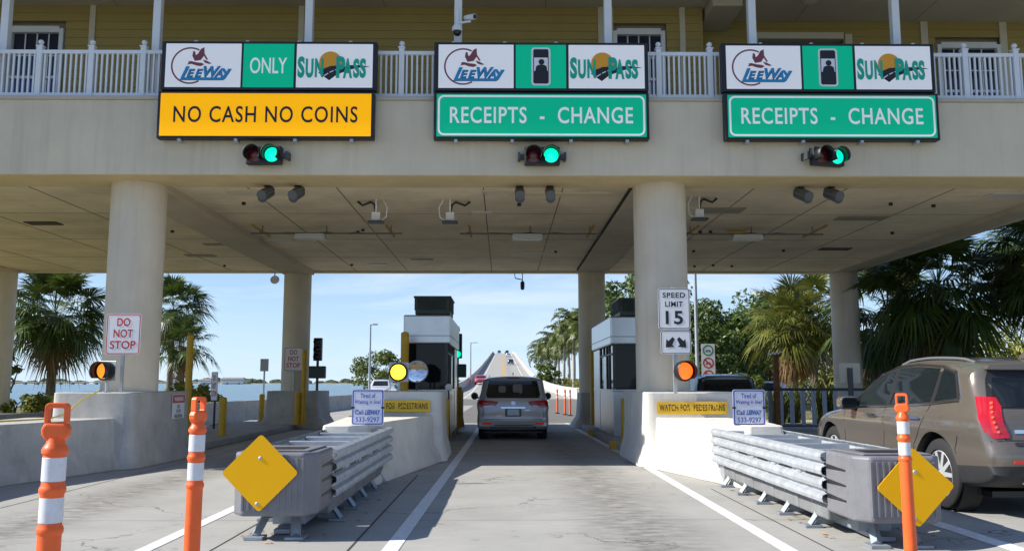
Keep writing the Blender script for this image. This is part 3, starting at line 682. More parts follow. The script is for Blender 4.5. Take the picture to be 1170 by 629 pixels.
for i, (xa, xb, xl, lab) in enumerate(((-6.35, -2.55, -4.85, 'left'), (-1.1, 2.45, .6, 'middle'), (4.45, 8.1, 6.15, 'right'))):
    y = 21.8
    t = thing('lighting_rail', 'thin conduit rail hung under the ceiling over the %s lane' % lab, 'rail', ((xa + xb) / 2, y, ZC), 0, 'conduit rails under the ceiling')
    L0 = (xb - xa) / 2
    MB().box(-L0, L0, -.02, .02, -.16, -.12).build('rail', mat('conduit', (.16, .15, .13), .6, metal=.2), t)
    MB().tube([(-L0 * .9 + k * L0 * .18, .06, -.1 - .035 * math.sin(k * 1.3) ** 2) for k in range(10)], .014, 6).build('cable', cable_m, t)
    for sx in (-L0 * .85, L0 * .85): MB().box(sx - .025, sx + .025, -1.0, .7, -.115, -.075).build('strut', rust_m, t)
    for sx in (-L0 * .85, 0, L0 * .85): MB().cyl((sx, 0, -.12), (sx, 0, .06), .012, n=6).build('hanger', dkmetal_m, t)
    o = thing('strip_lamp', 'grey box lamp hung on the conduit rail over the %s lane' % lab, 'lamp', (xl, y, ZC - .16), 0, 'box lamps on the conduit rails')
    MB().prism([(-.39, -.13), (.39, -.13), (.36, -.005), (-.36, -.005)], -.17, .17).build('housing', lamp_grey, o, bevel=.01)
    MB().box(-.35, .35, -.14, .14, -.138, -.131).build('diffuser', mat('lamp_diffuser', (.6, .6, .57), .3), o)
for i, (x, y, lab) in enumerate(((-2.75, 18.6, 'left'), (-1.15, 18.6, 'middle'), (4.15, 18.2, 'right'))):
    a = thing('toll_antenna', 'white antenna bracket with looped cable under the ceiling, %s' % ('leftmost of three' if i == 0 else 'second of three' if i == 1 else 'beside the right column'), 'antenna', (x, y, ZC), 0, 'antenna brackets under the ceiling')
    MB().box(-.015, .015, -.02, .02, -.36, .06).box(-.09, .09, -.03, .03, -.4, -.22).build('bracket', white_m, a, bevel=.006)
    MB().box(-.17, .17, -.12, .12, -.46, -.42).build('head', dkmetal_m, a, bevel=.01)
    sg = -1 if i == 0 else 1
    MB().tube([(0, 0, -.25), (-.04 * sg * -1, .03, -.05), (.12 * sg, .1, .02), (.32 * sg, .15, -.04), (.42 * sg, .16, .04)], .026, 7).build('cable', cable_m, a, smooth=True)
    MB().tube([(-.08 * sg, 0, -.42), (-.22 * sg, 0, -.33), (-.24 * sg, 0, -.12), (-.15 * sg, .02, .06)], .014, 7).build('loop_cable', white_m, a, smooth=True)
c = thing('hanging_camera', 'small dark camera hanging from the rear edge of the canopy', 'camera', (.68, 30.95, ZC + .02))
MB().cyl((0, 0, 0), (0, 0, -.3), .015, n=8).build('rod', dkmetal_m, c)
MB().lathe([(.001, -.62), (.06, -.6), (.075, -.5), (.075, -.35), (.04, -.3), (.001, -.29)], n=14).build('housing', black_m, c, smooth=True)
MB().tube([(0, 0, -.25), (-.25, 0, -.2), (-.3, 0, .02), (-.9, 0, .03), (-2.2, 0, -.02), (-2.3, 0, .12)], .02, 6).build('cable', cable_m, c, smooth=True)
c = thing('loudspeaker', 'small white horn speaker at the rear edge near the left rear column', 'speaker', (-8.1, 30.9, ZC))
MB().cyl((0, 0, .0), (0, -.05, -.14), .02, n=8).build('mount', dkmetal_m, c)
MB().tube([(-.05, .05, -.16), (.03, -.12, -.26)], [.05, .16], 14).build('horn', white_m, c, smooth=True)
c = thing('security_camera', 'white security cameras on a stalk above the middle sign, dome and bullet together', 'camera', (-.89, 16.1, 8.35))
MB().cyl((0, .26, 0), (0, .0, .0), .03, n=10).cyl((0, 0, -.1), (0, 0, .32), .035, n=12).cyl((0, 0, .02), (.26, -.03, .05), .022, n=10).build('arm', white_m, c, smooth=True)
MB().lathe([(.001, -.02), (.07, -.03), (.1, -.08), (.1, -.14), (.085, -.15)], (0, -.02, 0), n=18).build('dome_housing', white_m, c, smooth=True)
MB().lathe([(.082, -.15), (.07, -.2), (.04, -.235), (.001, -.245)], (0, -.02, 0), n=18).build('dome', glass_mat('dome_glass', (.02, .02, .02)), c, smooth=True)
b = MB().tube([(.16, .1, .17), (.34, -.13, .1)], [.055, .055], 10).build('bullet_housing', white_m, c, smooth=True)
MB().tube([(.342, -.133, .099), (.345, -.137, .098)], [.045, .045], 10).build('lens', black_m, b)

# ================================================================== GROUND SIGNS
def signpost(mb, z0, z1, w=.05): return mb.box(-w / 2, w / 2, .012, .012 + w, z0, z1)
def red_sign(label, loc, w, h, rz=0, zc=0, post=None, pm=galv_m):
    s = thing('do_not_stop_sign', label, 'sign', loc, rz)
    p = MB().prism(rrect(w, h, .05 * w / .6, 0, zc), 0, .008).build('plate', signwht_m, s)
    t = w * .035
    ring(MB(), rrect(w - t, h - t, .045 * w / .6, 0, zc), rrect(w - 2.6 * t, h - 2.6 * t, .03 * w / .6, 0, zc), -.003).build('border', signred_m, p, fix=False)
    for k, tx in enumerate(('DO', 'NOT', 'STOP')):
        MB().add(*text_mb(tx, h * .2, w * (.38, .56, .74)[k], bold=.02, at=(0, zc + h * (.29 - .275 * k)), y=-.004)).build('lettering', signred_m, p, fix=False)
    if post: signpost(MB(), *post).build('post', pm, s)
    return s
red_sign('large white DO NOT STOP sign on a post in front of the left round column', (-6.92, 16.02, 0), .63, .75, 0, 2.41, (1.34, 2.8))
red_sign('smaller white DO NOT STOP sign fixed to the rear left column', (-7.13, 29.95, 0), .64, .80, 0, 2.33, (1.2, 2.75))
red_sign('narrow DO NOT STOP sign turned away on a dark post left of the rear column', (-8.75, 26.8, 0), .45, .86, R(-48), 1.43, (.15, 1.85), dkmetal_m)
s = thing('speed_limit_sign', 'white SPEED LIMIT 15 sign over a plate of two arrows on the right column post', 'sign', (3.16, 16.12, 1.34))
signpost(MB(), 0, 1.95, .06).build('post', galv_m, s)
p = MB().prism(rrect(.59, .76, .045, 0, 1.55), 0, .008).build('speed_plate', signwht_m, s)
ring(MB(), rrect(.57, .74, .04, 0, 1.55), rrect(.545, .715, .03, 0, 1.55), -.003).build('border', signblk_m, p, fix=False)
for tx, h, w, z in (('SPEED', .10, .42, 1.80), ('LIMIT', .10, .33, 1.635), ('15', .25, .32, 1.385)):
    MB().add(*text_mb(tx, h, w, bold=.024, space=1.12, at=(0, z), y=-.004)).build('lettering', signblk_m, p, fix=False)
p = MB().prism(rrect(.56, .44, .045, .02, .93), 0, .008).build('arrow_plate', signwht_m, s)
ring(MB(), rrect(.54, .42, .04, .02, .93), rrect(.515, .395, .03, .02, .93), -.003).build('border', signblk_m, p, fix=False)
B = MB()
for sg in (-1, 1):
    ar = [(.045, .095), (.015, .065), (.075, .005), (.03, -.04), (.185, -.1), (.135, .065), (.1, .03)]
    ar = [(.02, .062), (.062, .104), (.138, .028), (.176, .066), (.19, -.092), (.032, -.078), (.07, -.04)]
    pl = [(.02 + sg * a, .925 + b) for a, b in ar]
    B.flat(pl if sg > 0 else pl[::-1], -.004)
B.build('arrows', signblk_m, p)
# beacons
lens_amb = mat('lens_amber', (.9, .22, .01), .35, emit=(1, .26, .02), estr=.75); lens_yel = mat('lens_yellow_lit', (1, .6, .02), .35, emit=(1, .62, .03), estr=1.8); lens_org = mat('lens_orange', (.95, .12, .01), .35, emit=(1, .15, .015), estr=.8)
def beacon(label, loc, rz, r, lens, plate, visor, pole):
    s = thing('warning_beacon', label, 'beacon', loc, rz)
    MB().lathe([(r * .6, .12), (r * 1.12, .08), (r * 1.15, .0), (r * 1.02, -.01)], (0, 0, 0), 'Y', 26).build('housing', black_m, s, smooth=True)
    MB().lathe([(.001, -.045), (r * .5, -.038), (r * .85, -.02), (r, .0)], (0, 0, 0), 'Y', 26).build('lens', lens, s, smooth=True)
    if visor:
        v = MB(); tunnel(v, 0, -visor, .02, 0, r * 1.1, -50, 230, 26); v.build('visor', black_m, s, smooth=True, solid=.006)
    if plate: MB().box(-plate / 2, plate / 2, .085, .1, -plate / 2, plate / 2).build('back_plate', galv_m, s, bevel=.01)
    if pole: MB().cyl((0, .1, -pole), (0, .1, -r * .5), .03, n=10).lathe([(.07, -pole), (.07, -pole + .02)], (0, .1, 0), n=12).build('pole', galv_m, s, smooth=True)
beacon('amber warning beacon in a black visor, turned aside, below the large DO NOT STOP sign', (-7.1, 15.72, 1.74), R(-16), .15, lens_amb, .36, .17, .38)
beacon('glowing yellow warning beacon on a square plate beside the left toll booth', (-2.12, 17.8, 1.745), 0, .165, lens_yel, .40, .05, .39)
beacon('orange warning beacon below the two arrows on the speed limit post', (3.30, 15.98, 1.745), R(10), .165, lens_org, 0, .16, 0)
# small plates
def info_sign(label, x, y, rz=0):
    s = thing('phone_sign', label, 'sign', (x, y, .86), rz, 'blue phone signs on the barriers')
    p = MB().prism(rrect(.49, .54, .03, 0, .30), 0, .008).build('plate', mat('info_panel', (.66, .69, .80), .5), s)
    ring(MB(), rrect(.47, .52, .03, 0, .30), rrect(.435, .485, .02, 0, .30), -.003).build('border', signblu_m, p, fix=False)
    for tx, h, w, a, z in (('Tired of', .07, .23, 0, .475), ('Waiting in line?', .075, .40, 0, .375), ('Call', .07, .125, -.13, .225), ('533-9297', .075, .36, 0, .115)):
        MB().add(*text_mb(tx, h, w, bold=.012, at=(a, z), y=-.004)).build('lettering', signblu_m, p, fix=False)
    MB().add(*text_mb('LEEWAY', .075, .24, bold=.05, shear=.3, at=(.075, .225), y=-.004)).build('lettering', mat('info_blue', (.02, .12, .45), .5), p, fix=False)
    signpost(MB(), 0, .5, .04).build('post', galv_m, s)
    for sx in (-.23, .23): MB().box(sx - .025, sx + .025, -.01, -.004, .28, .31).build('clip', black_m, s)
info_sign('blue bordered phone sign behind the left crash cushion', -2.07, 13.55)
info_sign('blue bordered phone sign behind the right crash cushion', 3.72, 13.35, R(1))
yplate_m = mat('worn_yellow_plate', (.86, .50, .02), .55, var=.05, dirt=.25, scale=6, dirtcol=(.35, .22, .05))
def ped_plate(label, x, y, z):
    s = thing('pedestrian_plate', label, 'sign', (x, y, z), 0)
    p = MB().prism(rrect(1.3, .225, .03), -.006, .002).build('plate', yplate_m, s)
    MB().add(*text_mb('WATCH FOR  PEDESTRIANS', .12, 1.2, bold=.016, space=1.12, y=-.010)).build('lettering', signblk_m, p, fix=False)
    B = MB(); rr = random.Random(int(x * 10))
    for k in range(12):
        u_ = rr.uniform(-.58, .58); v_ = rr.uniform(-.05, .05); B.flat([(u_, v_), (u_ + rr.uniform(.01, .03), v_ - .01), (u_ + .02, v_ + rr.uniform(.02, .045)), (u_ - .01, v_ + .03)], -.012)
    B.build('worn_patches', yplate_m, p, fix=False)
ped_plate('worn yellow WATCH FOR PEDESTRIANS plate partly hidden by the left phone sign', -2.08, 17.37, 1.08)
ped_plate('worn yellow WATCH FOR PEDESTRIANS plate on the right white pedestal', 3.46, 16.17, 1.08)
s = thing('warning_plate', 'small red headed WARNING plate on the side of the left pedestal', 'sign', (-6.565, 17.95, 1.06), R(88.3))
p = MB().prism(rrect(.62, .48, .02), 0, .006).build('plate', signwht_m, s)
B = MB(); B.flat([(-.3, .07), (.3, .07), (.3, .23), (-.3, .23)], -.003); B.build('header', signred_m, p, fix=False)
MB().add(*text_mb('WARNING', .09, .45, bold=.03, at=(0, .15), y=-.006)).build('lettering', signwht_m, p, fix=False)
for k, tx in enumerate(('NO', 'STOP', 'VIOLATION')): MB().add(*text_mb(tx, .07, (.12, .22, .4)[k], bold=.02, at=(0, .0 - .095 * k), y=-.004)).build('lettering', signblk_m, p, fix=False)
s = thing('small_post_sign', 'small grey sign seen from behind on a thin post rising from a yellow bollard', 'sign', (-8.72, 32.2, 0))
MB().box(-.15, .15, 0, .01, 1.95, 2.4).build('plate', mat('sign_back', (.42, .44, .46), .5, metal=.4, var=.1), s); signpost(MB(), .16, 2.35).build('post', galv_m, s)
s = thing('small_post_sign', 'grey sign seen from behind on a dark post in front of the tan car bonnet', 'sign', (8.65, 21.9, 0))
MB().box(-.26, .26, .0, .012, 1.53, 2.02).build('plate', mat('sign_back2', (.50, .46, .38), .5, metal=.3, var=.1), s); MB().box(-.06, .06, -.05, -.001, 0.08, 1.9).build('post', dkmetal_m, s)
s = thing('prohibition_sign', 'tall white sign with one green and two red circles beside the light pole', 'sign', (9.35, 40, 0))
p = MB().prism(rrect(.62, 1.7, .04, 0, 2.45), 0, .01).build('plate', signwht_m, s)
for k, m in enumerate((mat('ring_green', (.0, .3, .16), .5), signred_m, signred_m)):
    zc = 3.0 - .57 * k; ring(MB(), circ(.25, 0, zc, 28), circ(.19, 0, zc, 28), -.004).build('ring', m, p, fix=False)
    B = MB()
    if k: B.flat([(-.17, zc + .13), (-.13, zc + .17), (.17, zc - .13), (.13, zc - .17)][::-1], -.004)
    if k: B.build('slash', signred_m, p)
    B = MB(); B.flat(rrect(.2, .06, .02, 0, zc), -.003); B.flat(circ(.05, -.07, zc - .05, 12), -.003); B.flat(circ(.05, .07, zc - .05, 12), -.003); B.build('pictogram', mat('pict_grey', (.25, .25, .26), .5), p)
signpost(MB(), 0, 3.25).build('post', galv_m, s)

# ================================================================== BOLLARDS AND POSTS
def bollard(label, x, y, h, r=.1):
    b = thing('bollard', label, 'bollard', (x, y, .16), 0, 'yellow bollards on the islands')
    MB().lathe([(r, 0), (r, h - .2), (r * .96, h - .17), (r * .6, h - .15), (.001, h - .14)], n=20).build('pipe', yellow_m, b, smooth=True)
    MB().lathe([(r * 1.5, 0), (r * 1.5, .02), (r, .03)], n=20).build('base_ring', yellow_m, b)
bollard('tall thin yellow post between the left pedestal and the palm', -8.0, 22.5, 2.74, .085)
bollard('short yellow bollard behind the left wall, in front of the narrow sign', -7.42, 23.5, 1.14)
bollard('yellow bollard carrying the thin sign post near the far parapet', -8.68, 31.9, 1.13)
bollard('short yellow bollard in front of the rear left pedestal', -6.80, 29.3, 1.22)
bollard('tall thin yellow post in front of the rear left column', -6.62, 29.35, 2.6, .085)
bollard('tall thin yellow post at the left corner of the left toll booth', -2.42, 21.6, 2.76, .1)
bollard('short yellow bollard at the front corner of the left toll booth', -1.38, 20.6, 1.16, .12)
bollard('short yellow bollard at the rear corner of the left toll booth beside the signal', -1.42, 27.3, 1.4, .15)
bollard('short yellow bollard at the front corner of the right toll booth', 2.88, 20.7, 1.16, .12)
bollard('tall yellow post in front of the rear column by the right toll booth', 2.98, 29.2, 2.64, .1)
# traffic signals on poles
def pole_signal(label, loc, green, box):
    s = thing('pole_signal', label, 'traffic light', loc)
    MB().cyl((0, 0, 0), (0, 0, 1.55), .045, n=10).build('pole', dkmetal_m, s)
    MB().box(-.14, .14, -.1, .1, 1.02, 1.8).build('head', black_m, s, bevel=.02)
    for k in range(3):
        z = 1.66 - .255 * k; v = MB(); tunnel(v, 0, -.24, -.1, z, .115, -30, 210); vv = v.build('visor', black_m, s, smooth=True, solid=.005)
        MB().lathe([(.001, -.125), (.07, -.12), (.105, -.101)], (0, 0, z), 'Y', 18).build('lens', lens_green if (green and k == 2) else mat('lens_dark', (.02, .015, .015), .3), s, smooth=True)
    MB().box(-.28, .28, -.12, .12, .42, .84).build('control_box', mat('signal_box', (.05, .075, .075), .5), s, bevel=.03)
    if green:
        MB().cyl((0, 0, 1.8), (0, 0, 1.86), .05, n=10).lathe([(.06, 1.86), (.07, 1.9), (.055, 2.02), (.001, 2.06)], n=14).build('top_lamp', mat('top_lamp_red', (.22, .02, .02), .4), s, smooth=True)
pole_signal('unlit traffic signal on the pedestal right of the rear left column', (-6.36, 30.2, 1.26), False, True)
pole_signal('green lit traffic signal with a red lamp on top, left of the minivan', (-1.45, 27.9, 1.28), True, True)
s = thing('signal_pedestal', 'grey concrete stub under the green traffic signal by the left booth', 'pedestal', (-1.47, 27.95, .16))
MB().jersey(roundplan([(-.22, -.25), (.2, -.25), (.2, .3), (-.22, .3)], .05), [(.05, 0), (0, .3), (0, 1.12)]).build('stub', isl_m, s, smooth=True)
MB().box(.02, .16, -.259, -.251, .55, 1.0).build('notice', signwht_m, s)
s = thing('convex_mirror', 'round convex mirror on the front of the left toll booth', 'mirror', (-2.02, 20.55, 1.79))
MB().lathe([(.001, -.03), (.12, -.025), (.22, -.011), (.255, 0)], (0, 0, 0), 'Y', 30).build('mirror_face', mat('mirror_face', (.90, .92, .94), .10, metal=1), s, smooth=True).rotation_euler = (R(-17), 0, 0)
MB().lathe([(.25, -.004), (.268, -.008), (.268, .012), (.001, .03)], (0, 0, 0), 'Y', 30).build('rim', galv_m, s, smooth=True).rotation_euler = (R(-17), 0, 0)
MB().cyl((0, .04, 0), (0, .04, -1.6), .02, n=8).build('stem', dkmetal_m, s)
o = MB().tube([(-7.15, 15.72, 1.40), (-7.4, 15.55, 1.22), (-7.55, 15.4, 1.0), (-7.7, 15.1, .925), (-8.1, 14.4, .915), (-8.35, 13.6, .915), (-8.3, 12.8, .91)], .014, 6).build('yellow_rope', mat('rope_yellow', (.66, .50, .07), .7), smooth=True)
tag(o, 'thin yellow rope trailing from the amber beacon along the left barrier', 'rope')

# ================================================================== TOLL BOOTHS
booth_glass = glass_mat('booth_glass', (.006, .008, .009), .04); booth_glass.node_tree.nodes['Principled BSDF'].inputs['Specular IOR Level'].default_value = .25
hvac_m = mat('hvac_green', (.045, .065, .058), .5, metal=.2, var=.2)
def booth(label, x0, x1, y0, y1, side):
    b = thing('toll_booth', label, 'toll booth', ((x0 + x1) / 2, y0, .16), 0, 'toll booths')
    w = (x1 - x0) / 2; d = y1 - y0; zt = 3.10; zb = 2.36; zs = 1.16
    MB().box(-w, w, 0, d, 0, zs).build('base', steel_m, b, bevel=.015)
    MB().box(-w - .02, w + .02, -.02, d + .02, zs, zs + .04).build('sill', steel_m, b)
    fas = MB().box(-w - .06, w + .06, -.06, d + .06, zb, zt).build('fascia', steel_m, b, bevel=.04, seg=3)
    MB().box(-w - .066, w + .066, -.066, d + .066, zb + .2, zb + .215).build('seam', dkmetal_m, fas)
    MB().box(-w + .03, w - .03, .03, d - .03, zs + .04, zb).build('glazing', booth_glass, b)
    q = MB()
    for (a, c) in ((-w + .035, .035), (w - .035, .035), (-w + .035, d - .035), (w - .035, d - .035)): q.box(a - .035, a + .035, c - .035, c + .035, zs + .04, zb)
    for c in (.9, 1.5, 2.2, 3.0):
        for sx in (-1, 1): q.box(sx * (w - .018) - .02, sx * (w - .018) + .02, c - .03, c + .03, zs + .04, zb)
    for sx in (-1, 1): q.box(sx * (w - .018) - .022, sx * (w - .018) + .022, .04, d - .04, 2.1, 2.15)
    q.build('mullion', dkmetal_m, b)
    for sx in (-1, 1):
        MB().box(sx * (w - .016) - .016, sx * (w - .016) + .016, 1.53, 2.17, zs + .04, 2.1).build('window_panel', steel_m, b, bevel=.005)
        MB().box(sx * (w + .002) - .012, sx * (w + .002) + .012, 3.1, d - .1, .05, zb - .02).build('door', steel_m, b, bevel=.008)
    h = MB().box(-w + .22, w + .03, .1, 1.7, zt + .02, zt + .50).build('air_conditioner', hvac_m, b, bevel=.02)
    q = MB()
    for k in range(14): q.box(-w + .28 + k * (2 * w - .32) / 14, -w + .31 + k * (2 * w - .32) / 14, .07, .098, zt + .14, zt + .44)
    for k in range(20): q.box(-w + .195, -w + .218, .16 + k * .077, .19 + k * .077, zt + .14, zt + .44); q.box(w + .032, w + .05, .16 + k * .077, .19 + k * .077, zt + .14, zt + .44)
    q.build('louvre', mat('louvre_dark', (.02, .028, .026), .6), h)
    MB().box(-w + .18, w + .07, .06, 1.74, zt + .45, zt + .5).build('lid', hvac_m, h, bevel=.01)
    # a few things behind the glass show as shapes against it
    return b
booth('narrow steel toll booth left of the minivan with a dark window and round mirror', -2.5, -1.42, 22.5, 27.0, 1)
booth('steel toll booth right of the minivan, half hidden by the front round column', 2.86, 4.0, 22.9, 27.7, -1)
# intercom pipes beside booth corners
s = thing('booth_lamp', 'small white horn lamp at the front right corner of the left booth', 'lamp', (-1.36, 22.0, 1.42))
MB().lathe([(.001, -.06), (.07, -.05), (.09, 0), (.04, .06), (.001, .08)], (0, 0, 0), 'Y', 18).build('head', white_m, s, smooth=True); MB().cyl((0, .02, -.06), (0.02, .02, -1.25), .02, n=8).build('stem', black_m, s)

# ================================================================== CRASH CUSHIONS
cush_grey = mat('cushion_plastic', (.185, .185, .20), .5, var=.08, scale=5, bump=.05, bscale=80, dirt=.4, dirtcol=(.10, .095, .09), streak=.35)
fend_m = mat('fender_steel', (.50, .53, .56), .5, metal=.35, var=.16, scale=5, dirt=.4, dirtcol=(.26, .23, .2), streak=.2)
leg_m = mat('cushion_leg', (.33, .37, .41), .5, metal=.4, var=.15, scale=6)
def crash_cushion(label, loc, marker):
    c = thing('crash_cushion', label, 'crash cushion', loc, 0, 'crash cushions in front of the islands')
    W = .40; zt = .85
    nose = [(-W - .02, .85), (-W - .02, .16), (-W + .10, 0), (W - .10, 0), (W + .02, .16), (W + .02, .85)]
    n_ = MB().prism(nose, .24, zt, 'XY').build('nose', cush_grey, c, bevel=.03, seg=3)
    q = MB()
    for k in range(11):
        xx = -W + .11 + k * .058
        if k not in (5,): q.box(xx - .012, xx + .012, -.006, .01, .30, zt - .05)
    q.build('nose_rib', cush_grey, n_, bevel=.004)
    MB().prism([(-W + .08, .1), (W - .08, .1), (W - .04, .8), (-W + .04, .8)], zt + .001, zt + .018, 'XY').build('nose_lid', cush_grey, n_, bevel=.006)
    MB().box(-W + .16, W - .16, .22, .5, zt + .018, zt + .024).build('lid_recess', black_m, n_)
    for sx in (-1, 1):
        for z in (.40, .545, .69): MB().prism([(.30, z - .006), (.86, z - .022), (.86, z + .03), (.30, z + .010)], sx * (W + .021) - .003, sx * (W + .021) + .003, 'YZ').build('nose_slot', black_m, n_)
        for k in range(5):                                     # overlapping corrugated fender panels
            y0 = .80 + k * .91; y1 = y0 + 1.06
            prof = []
            for i in range(4):
                z0 = .31 + i * .138; prof += [(0, z0), (.055, z0 + .022), (.065, z0 + .055), (.055, z0 + .09), (0, z0 + .112)]
            mb = MB(); e = W + .012 - .012 * k * .0
            o0 = .014 + .0; o1 = .0
            vs = [(sx * (e + o1 + p), y0, z) for p, z in prof] + [(sx * (e + o0 + p), y1, z) for p, z in prof]; m_ = len(prof)
            mb.add(vs, [(i, i + 1, i + 1 + m_, i + m_) for i in range(m_ - 1)])
            f_ = mb.build('fender_panel', fend_m, c, solid=.006)
            MB().box(sx * (e + .022) - .014, sx * (e + .022) + .014, y1 - .34, y1 - .20, .56, .63).build('bolt_plate', fend_m, f_, bevel=.004)
            if k < 4: MB().box(sx * (e + .012) - .004, sx * (e + .012) + .004, y0 + .15, y1 - .45, .565, .60).build('slot', black_m, f_)
    for k in range(5):
        y = 1.35 + k * .91
        MB().box(-W + .01, W - .01, y - .03, y + .03, zt - .10, zt - .03).build('cross_bar', galv_m, c, bevel=.01)
        MB().box(-W + .012, W - .012, y - .02, y + .02, .27, zt - .11).build('diaphragm', leg_m, c)
        for sx in (-1, 1):
            l_ = MB(); l_.tube([(sx * .2, y, .34), (sx * (W + .03), y - .02, .03)], [.032, .032], 4); l_.box(sx * W - .09, sx * W + .09, y - .08, y + .07, .004, .03)
            l_.add([(sx * .2, y + .012, .30), (sx * (W - .03), y + .012, .03), (sx * .16, y + .012, .03)], [(0, 1, 2)]); l_.build('support_leg', leg_m, c)
    for sx in (-1, 1):
        l_ = MB(); l_.tube([(sx * .12, .5, .3), (sx * .2, .18, .03)], [.05, .05], 4); l_.box(sx * .2 - .09, sx * .2 + .09, .08, .28, .004, .03); l_.build('support_leg', leg_m, c)
    MB().box(-.17, .17, .7, 5.4, .06, .16).box(-.08, .08, .4, 5.4, .01, .06).build('monorail', leg_m, c, bevel=.008)
    for k in range(6):
        y = .95 + k * .91; MB().box(-W + .03, W - .03, y, y + .895, .13, .73).build('cartridge_sun_block', mat('cartridge_sun_block', (.20, .205, .21), .6, var=.2), c, bevel=.02)  # cartridges filled out in shape to block sun stripes on the ground
    MB().box(-W + .02, W - .02, 5.15, 5.42, .02, zt - .04).build('backup_block', galv_m, c)
    if marker is not None:
        mx_, mz, hd, tl = marker
        poly = []
        for k in range(4):
            a = 90 * k + tl; px, pz = hd * math.cos(R(a)), hd * math.sin(R(a)); rr_ = .06
            for t in range(-2, 3): poly.append((px * (1 - rr_ / hd * 1.414 * .7) + .035 * math.cos(R(a + t * 22)), pz * (1 - rr_ / hd * 1.414 * .7) + .035 * math.sin(R(a + t * 22))))
        d = MB().prism([(mx_ + a, mz + b) for a, b in poly], -.028, -.02).build('object_marker', signyel_m, c); d['label'] = 'yellow diamond plate'
        MB().lathe([(.001, -.036), (.014, -.034), (.02, -.0285)], (mx_, 0, mz + .14), 'Y', 10).lathe([(.001, -.036), (.014, -.034), (.02, -.0285)], (mx_ - .02, 0, mz - hd + .09), 'Y', 10).build('bolt', galv_m, d)
    return c
crash_cushion('grey crash cushion with a yellow diamond, left of the middle lane', (-2.25, 8.75, 0), (-.12, .66, .385, 0))
crash_cushion('grey crash cushion with a yellow diamond behind the right orange delineator', (3.71, 8.25, 0), (.10, .575, .375, 2))
crash_cushion('grey crash cushion at the left edge of which only the rear rail end shows', (-8.05, 7.95, 0), None)

# ================================================================== ORANGE DELINEATORS
def delineator(label, loc, rz=0, lean=0):
    d = thing('delineator_post', label, 'delineator', loc, rz, 'orange delineator posts by the crash cushions')
    d.rotation_euler = (0, R(lean), rz)
    H_ = 1.43; r = .048
    MB().lathe([(.19, 0), (.2, .02), (.17, .045), (.09, .06), (r * 1.15, .075)], n=28).build('base', rubber_m, d, smooth=True)
    pr = [(r * 1.16, .07), (r * 1.05, .5), (r * 1.03, .86)]
    for z in (.88, 1.055): pr += [(r * 1.03, z - .018), (r * 1.15, z - .010), (r * 1.18, z + .004), (r * 1.12, z + .014), (r * 1.0, z + .024)]
    pr += [(r, 1.213), (r * 1.15, 1.218), (r * 1.17, 1.232), (r * 1.05, 1.246), (r * .82, 1.262), (r * .72, 1.285), (.001, 1.286)]
    MB().lathe(pr, n=32).build('tube', orange_m, d, smooth=True)
    for z0, z1 in ((.915, 1.025), (1.095, 1.2)):
        MB().lathe([(r * 1.005, z0), (r * 1.045, z0 + .002), (r * 1.045, z1 - .002), (r * 1.005, z1)], n=32).build('reflective_band', refl_m, d, smooth=True)
    hb = MB().prism([(-.045, 1.275), (-.058, 1.30), (-.06, 1.325), (-.048, 1.352), (.048, 1.352), (.06, 1.325), (.058, 1.30), (.045, 1.275)], -.028, .028); 
    hnd = hb.build('handle', orange_m, d, bevel=.014, seg=3)
    q = MB(); o_ = rrect(.10, .105, .022, 0, 1.388); i_ = rrect(.064, .064, .008, 0, 1.385)
    n = len(o_); q.add([(a, y, b) for y in (-.02, .02) for a, b in o_] + [(a, y, b) for y in (-.02, .02) for a, b in i_],
        [(k, (k + 1) % n, (k + 1) % n + n, k + n) for k in range(n)] + [(2 * n + k, 2 * n + (k + 1) % n, 3 * n + (k + 1) % n, 3 * n + k) for k in range(n)] +
        [(k, (k + 1) % n, 2 * n + (k + 1) % n, 2 * n + k) for k in range(n)] + [(n + k, n + (k + 1) % n, 3 * n + (k + 1) % n, 3 * n + k) for k in range(n)])
    q.build('grip_loop', orange_m, hnd, bevel=.004)
    return d
delineator('nearest orange delineator with white bands, cut by the left of the picture bottom', (-2.02, 4.02, 0), R(8), .3)
delineator('orange delineator with its handle edge on, left of the yellow diamond', (-1.97, 5.72, 0), R(68), .5)
delineator('orange delineator standing in front of the right crash cushion and its diamond', (3.46, 7.62, 0), R(-30), -.4)
pr_o = None
for i, (x, y, lab) in enumerate(((2.72, 44.5, 'leftmost'), (2.98, 42.6, 'middle'), (3.13, 41.4, 'rightmost'))):
    d = thing('flexible_delineator', 'thin orange flexible delineator beyond the plaza, %s of three' % lab, 'delineator', (x, y, 0), 0, 'thin orange delineators beyond the plaza')
    MB().lathe([(.13, 0), (.13, .03), (.06, .05), (.05, .06)], n=14).build('base', rubber_m, d)
    MB().lathe([(.05, .05), (.045, 1.15), (.03, 1.22), (.001, 1.23)], n=14).build('tube', orange_m, d, smooth=True)
    MB().lathe([(.047, .95), (.049, .96), (.049, 1.03), (.046, 1.04)], n=14).lathe([(.047, .78), (.049, .79), (.049, .86), (.046, .87)], n=14).build('reflective_band', refl_m, d)

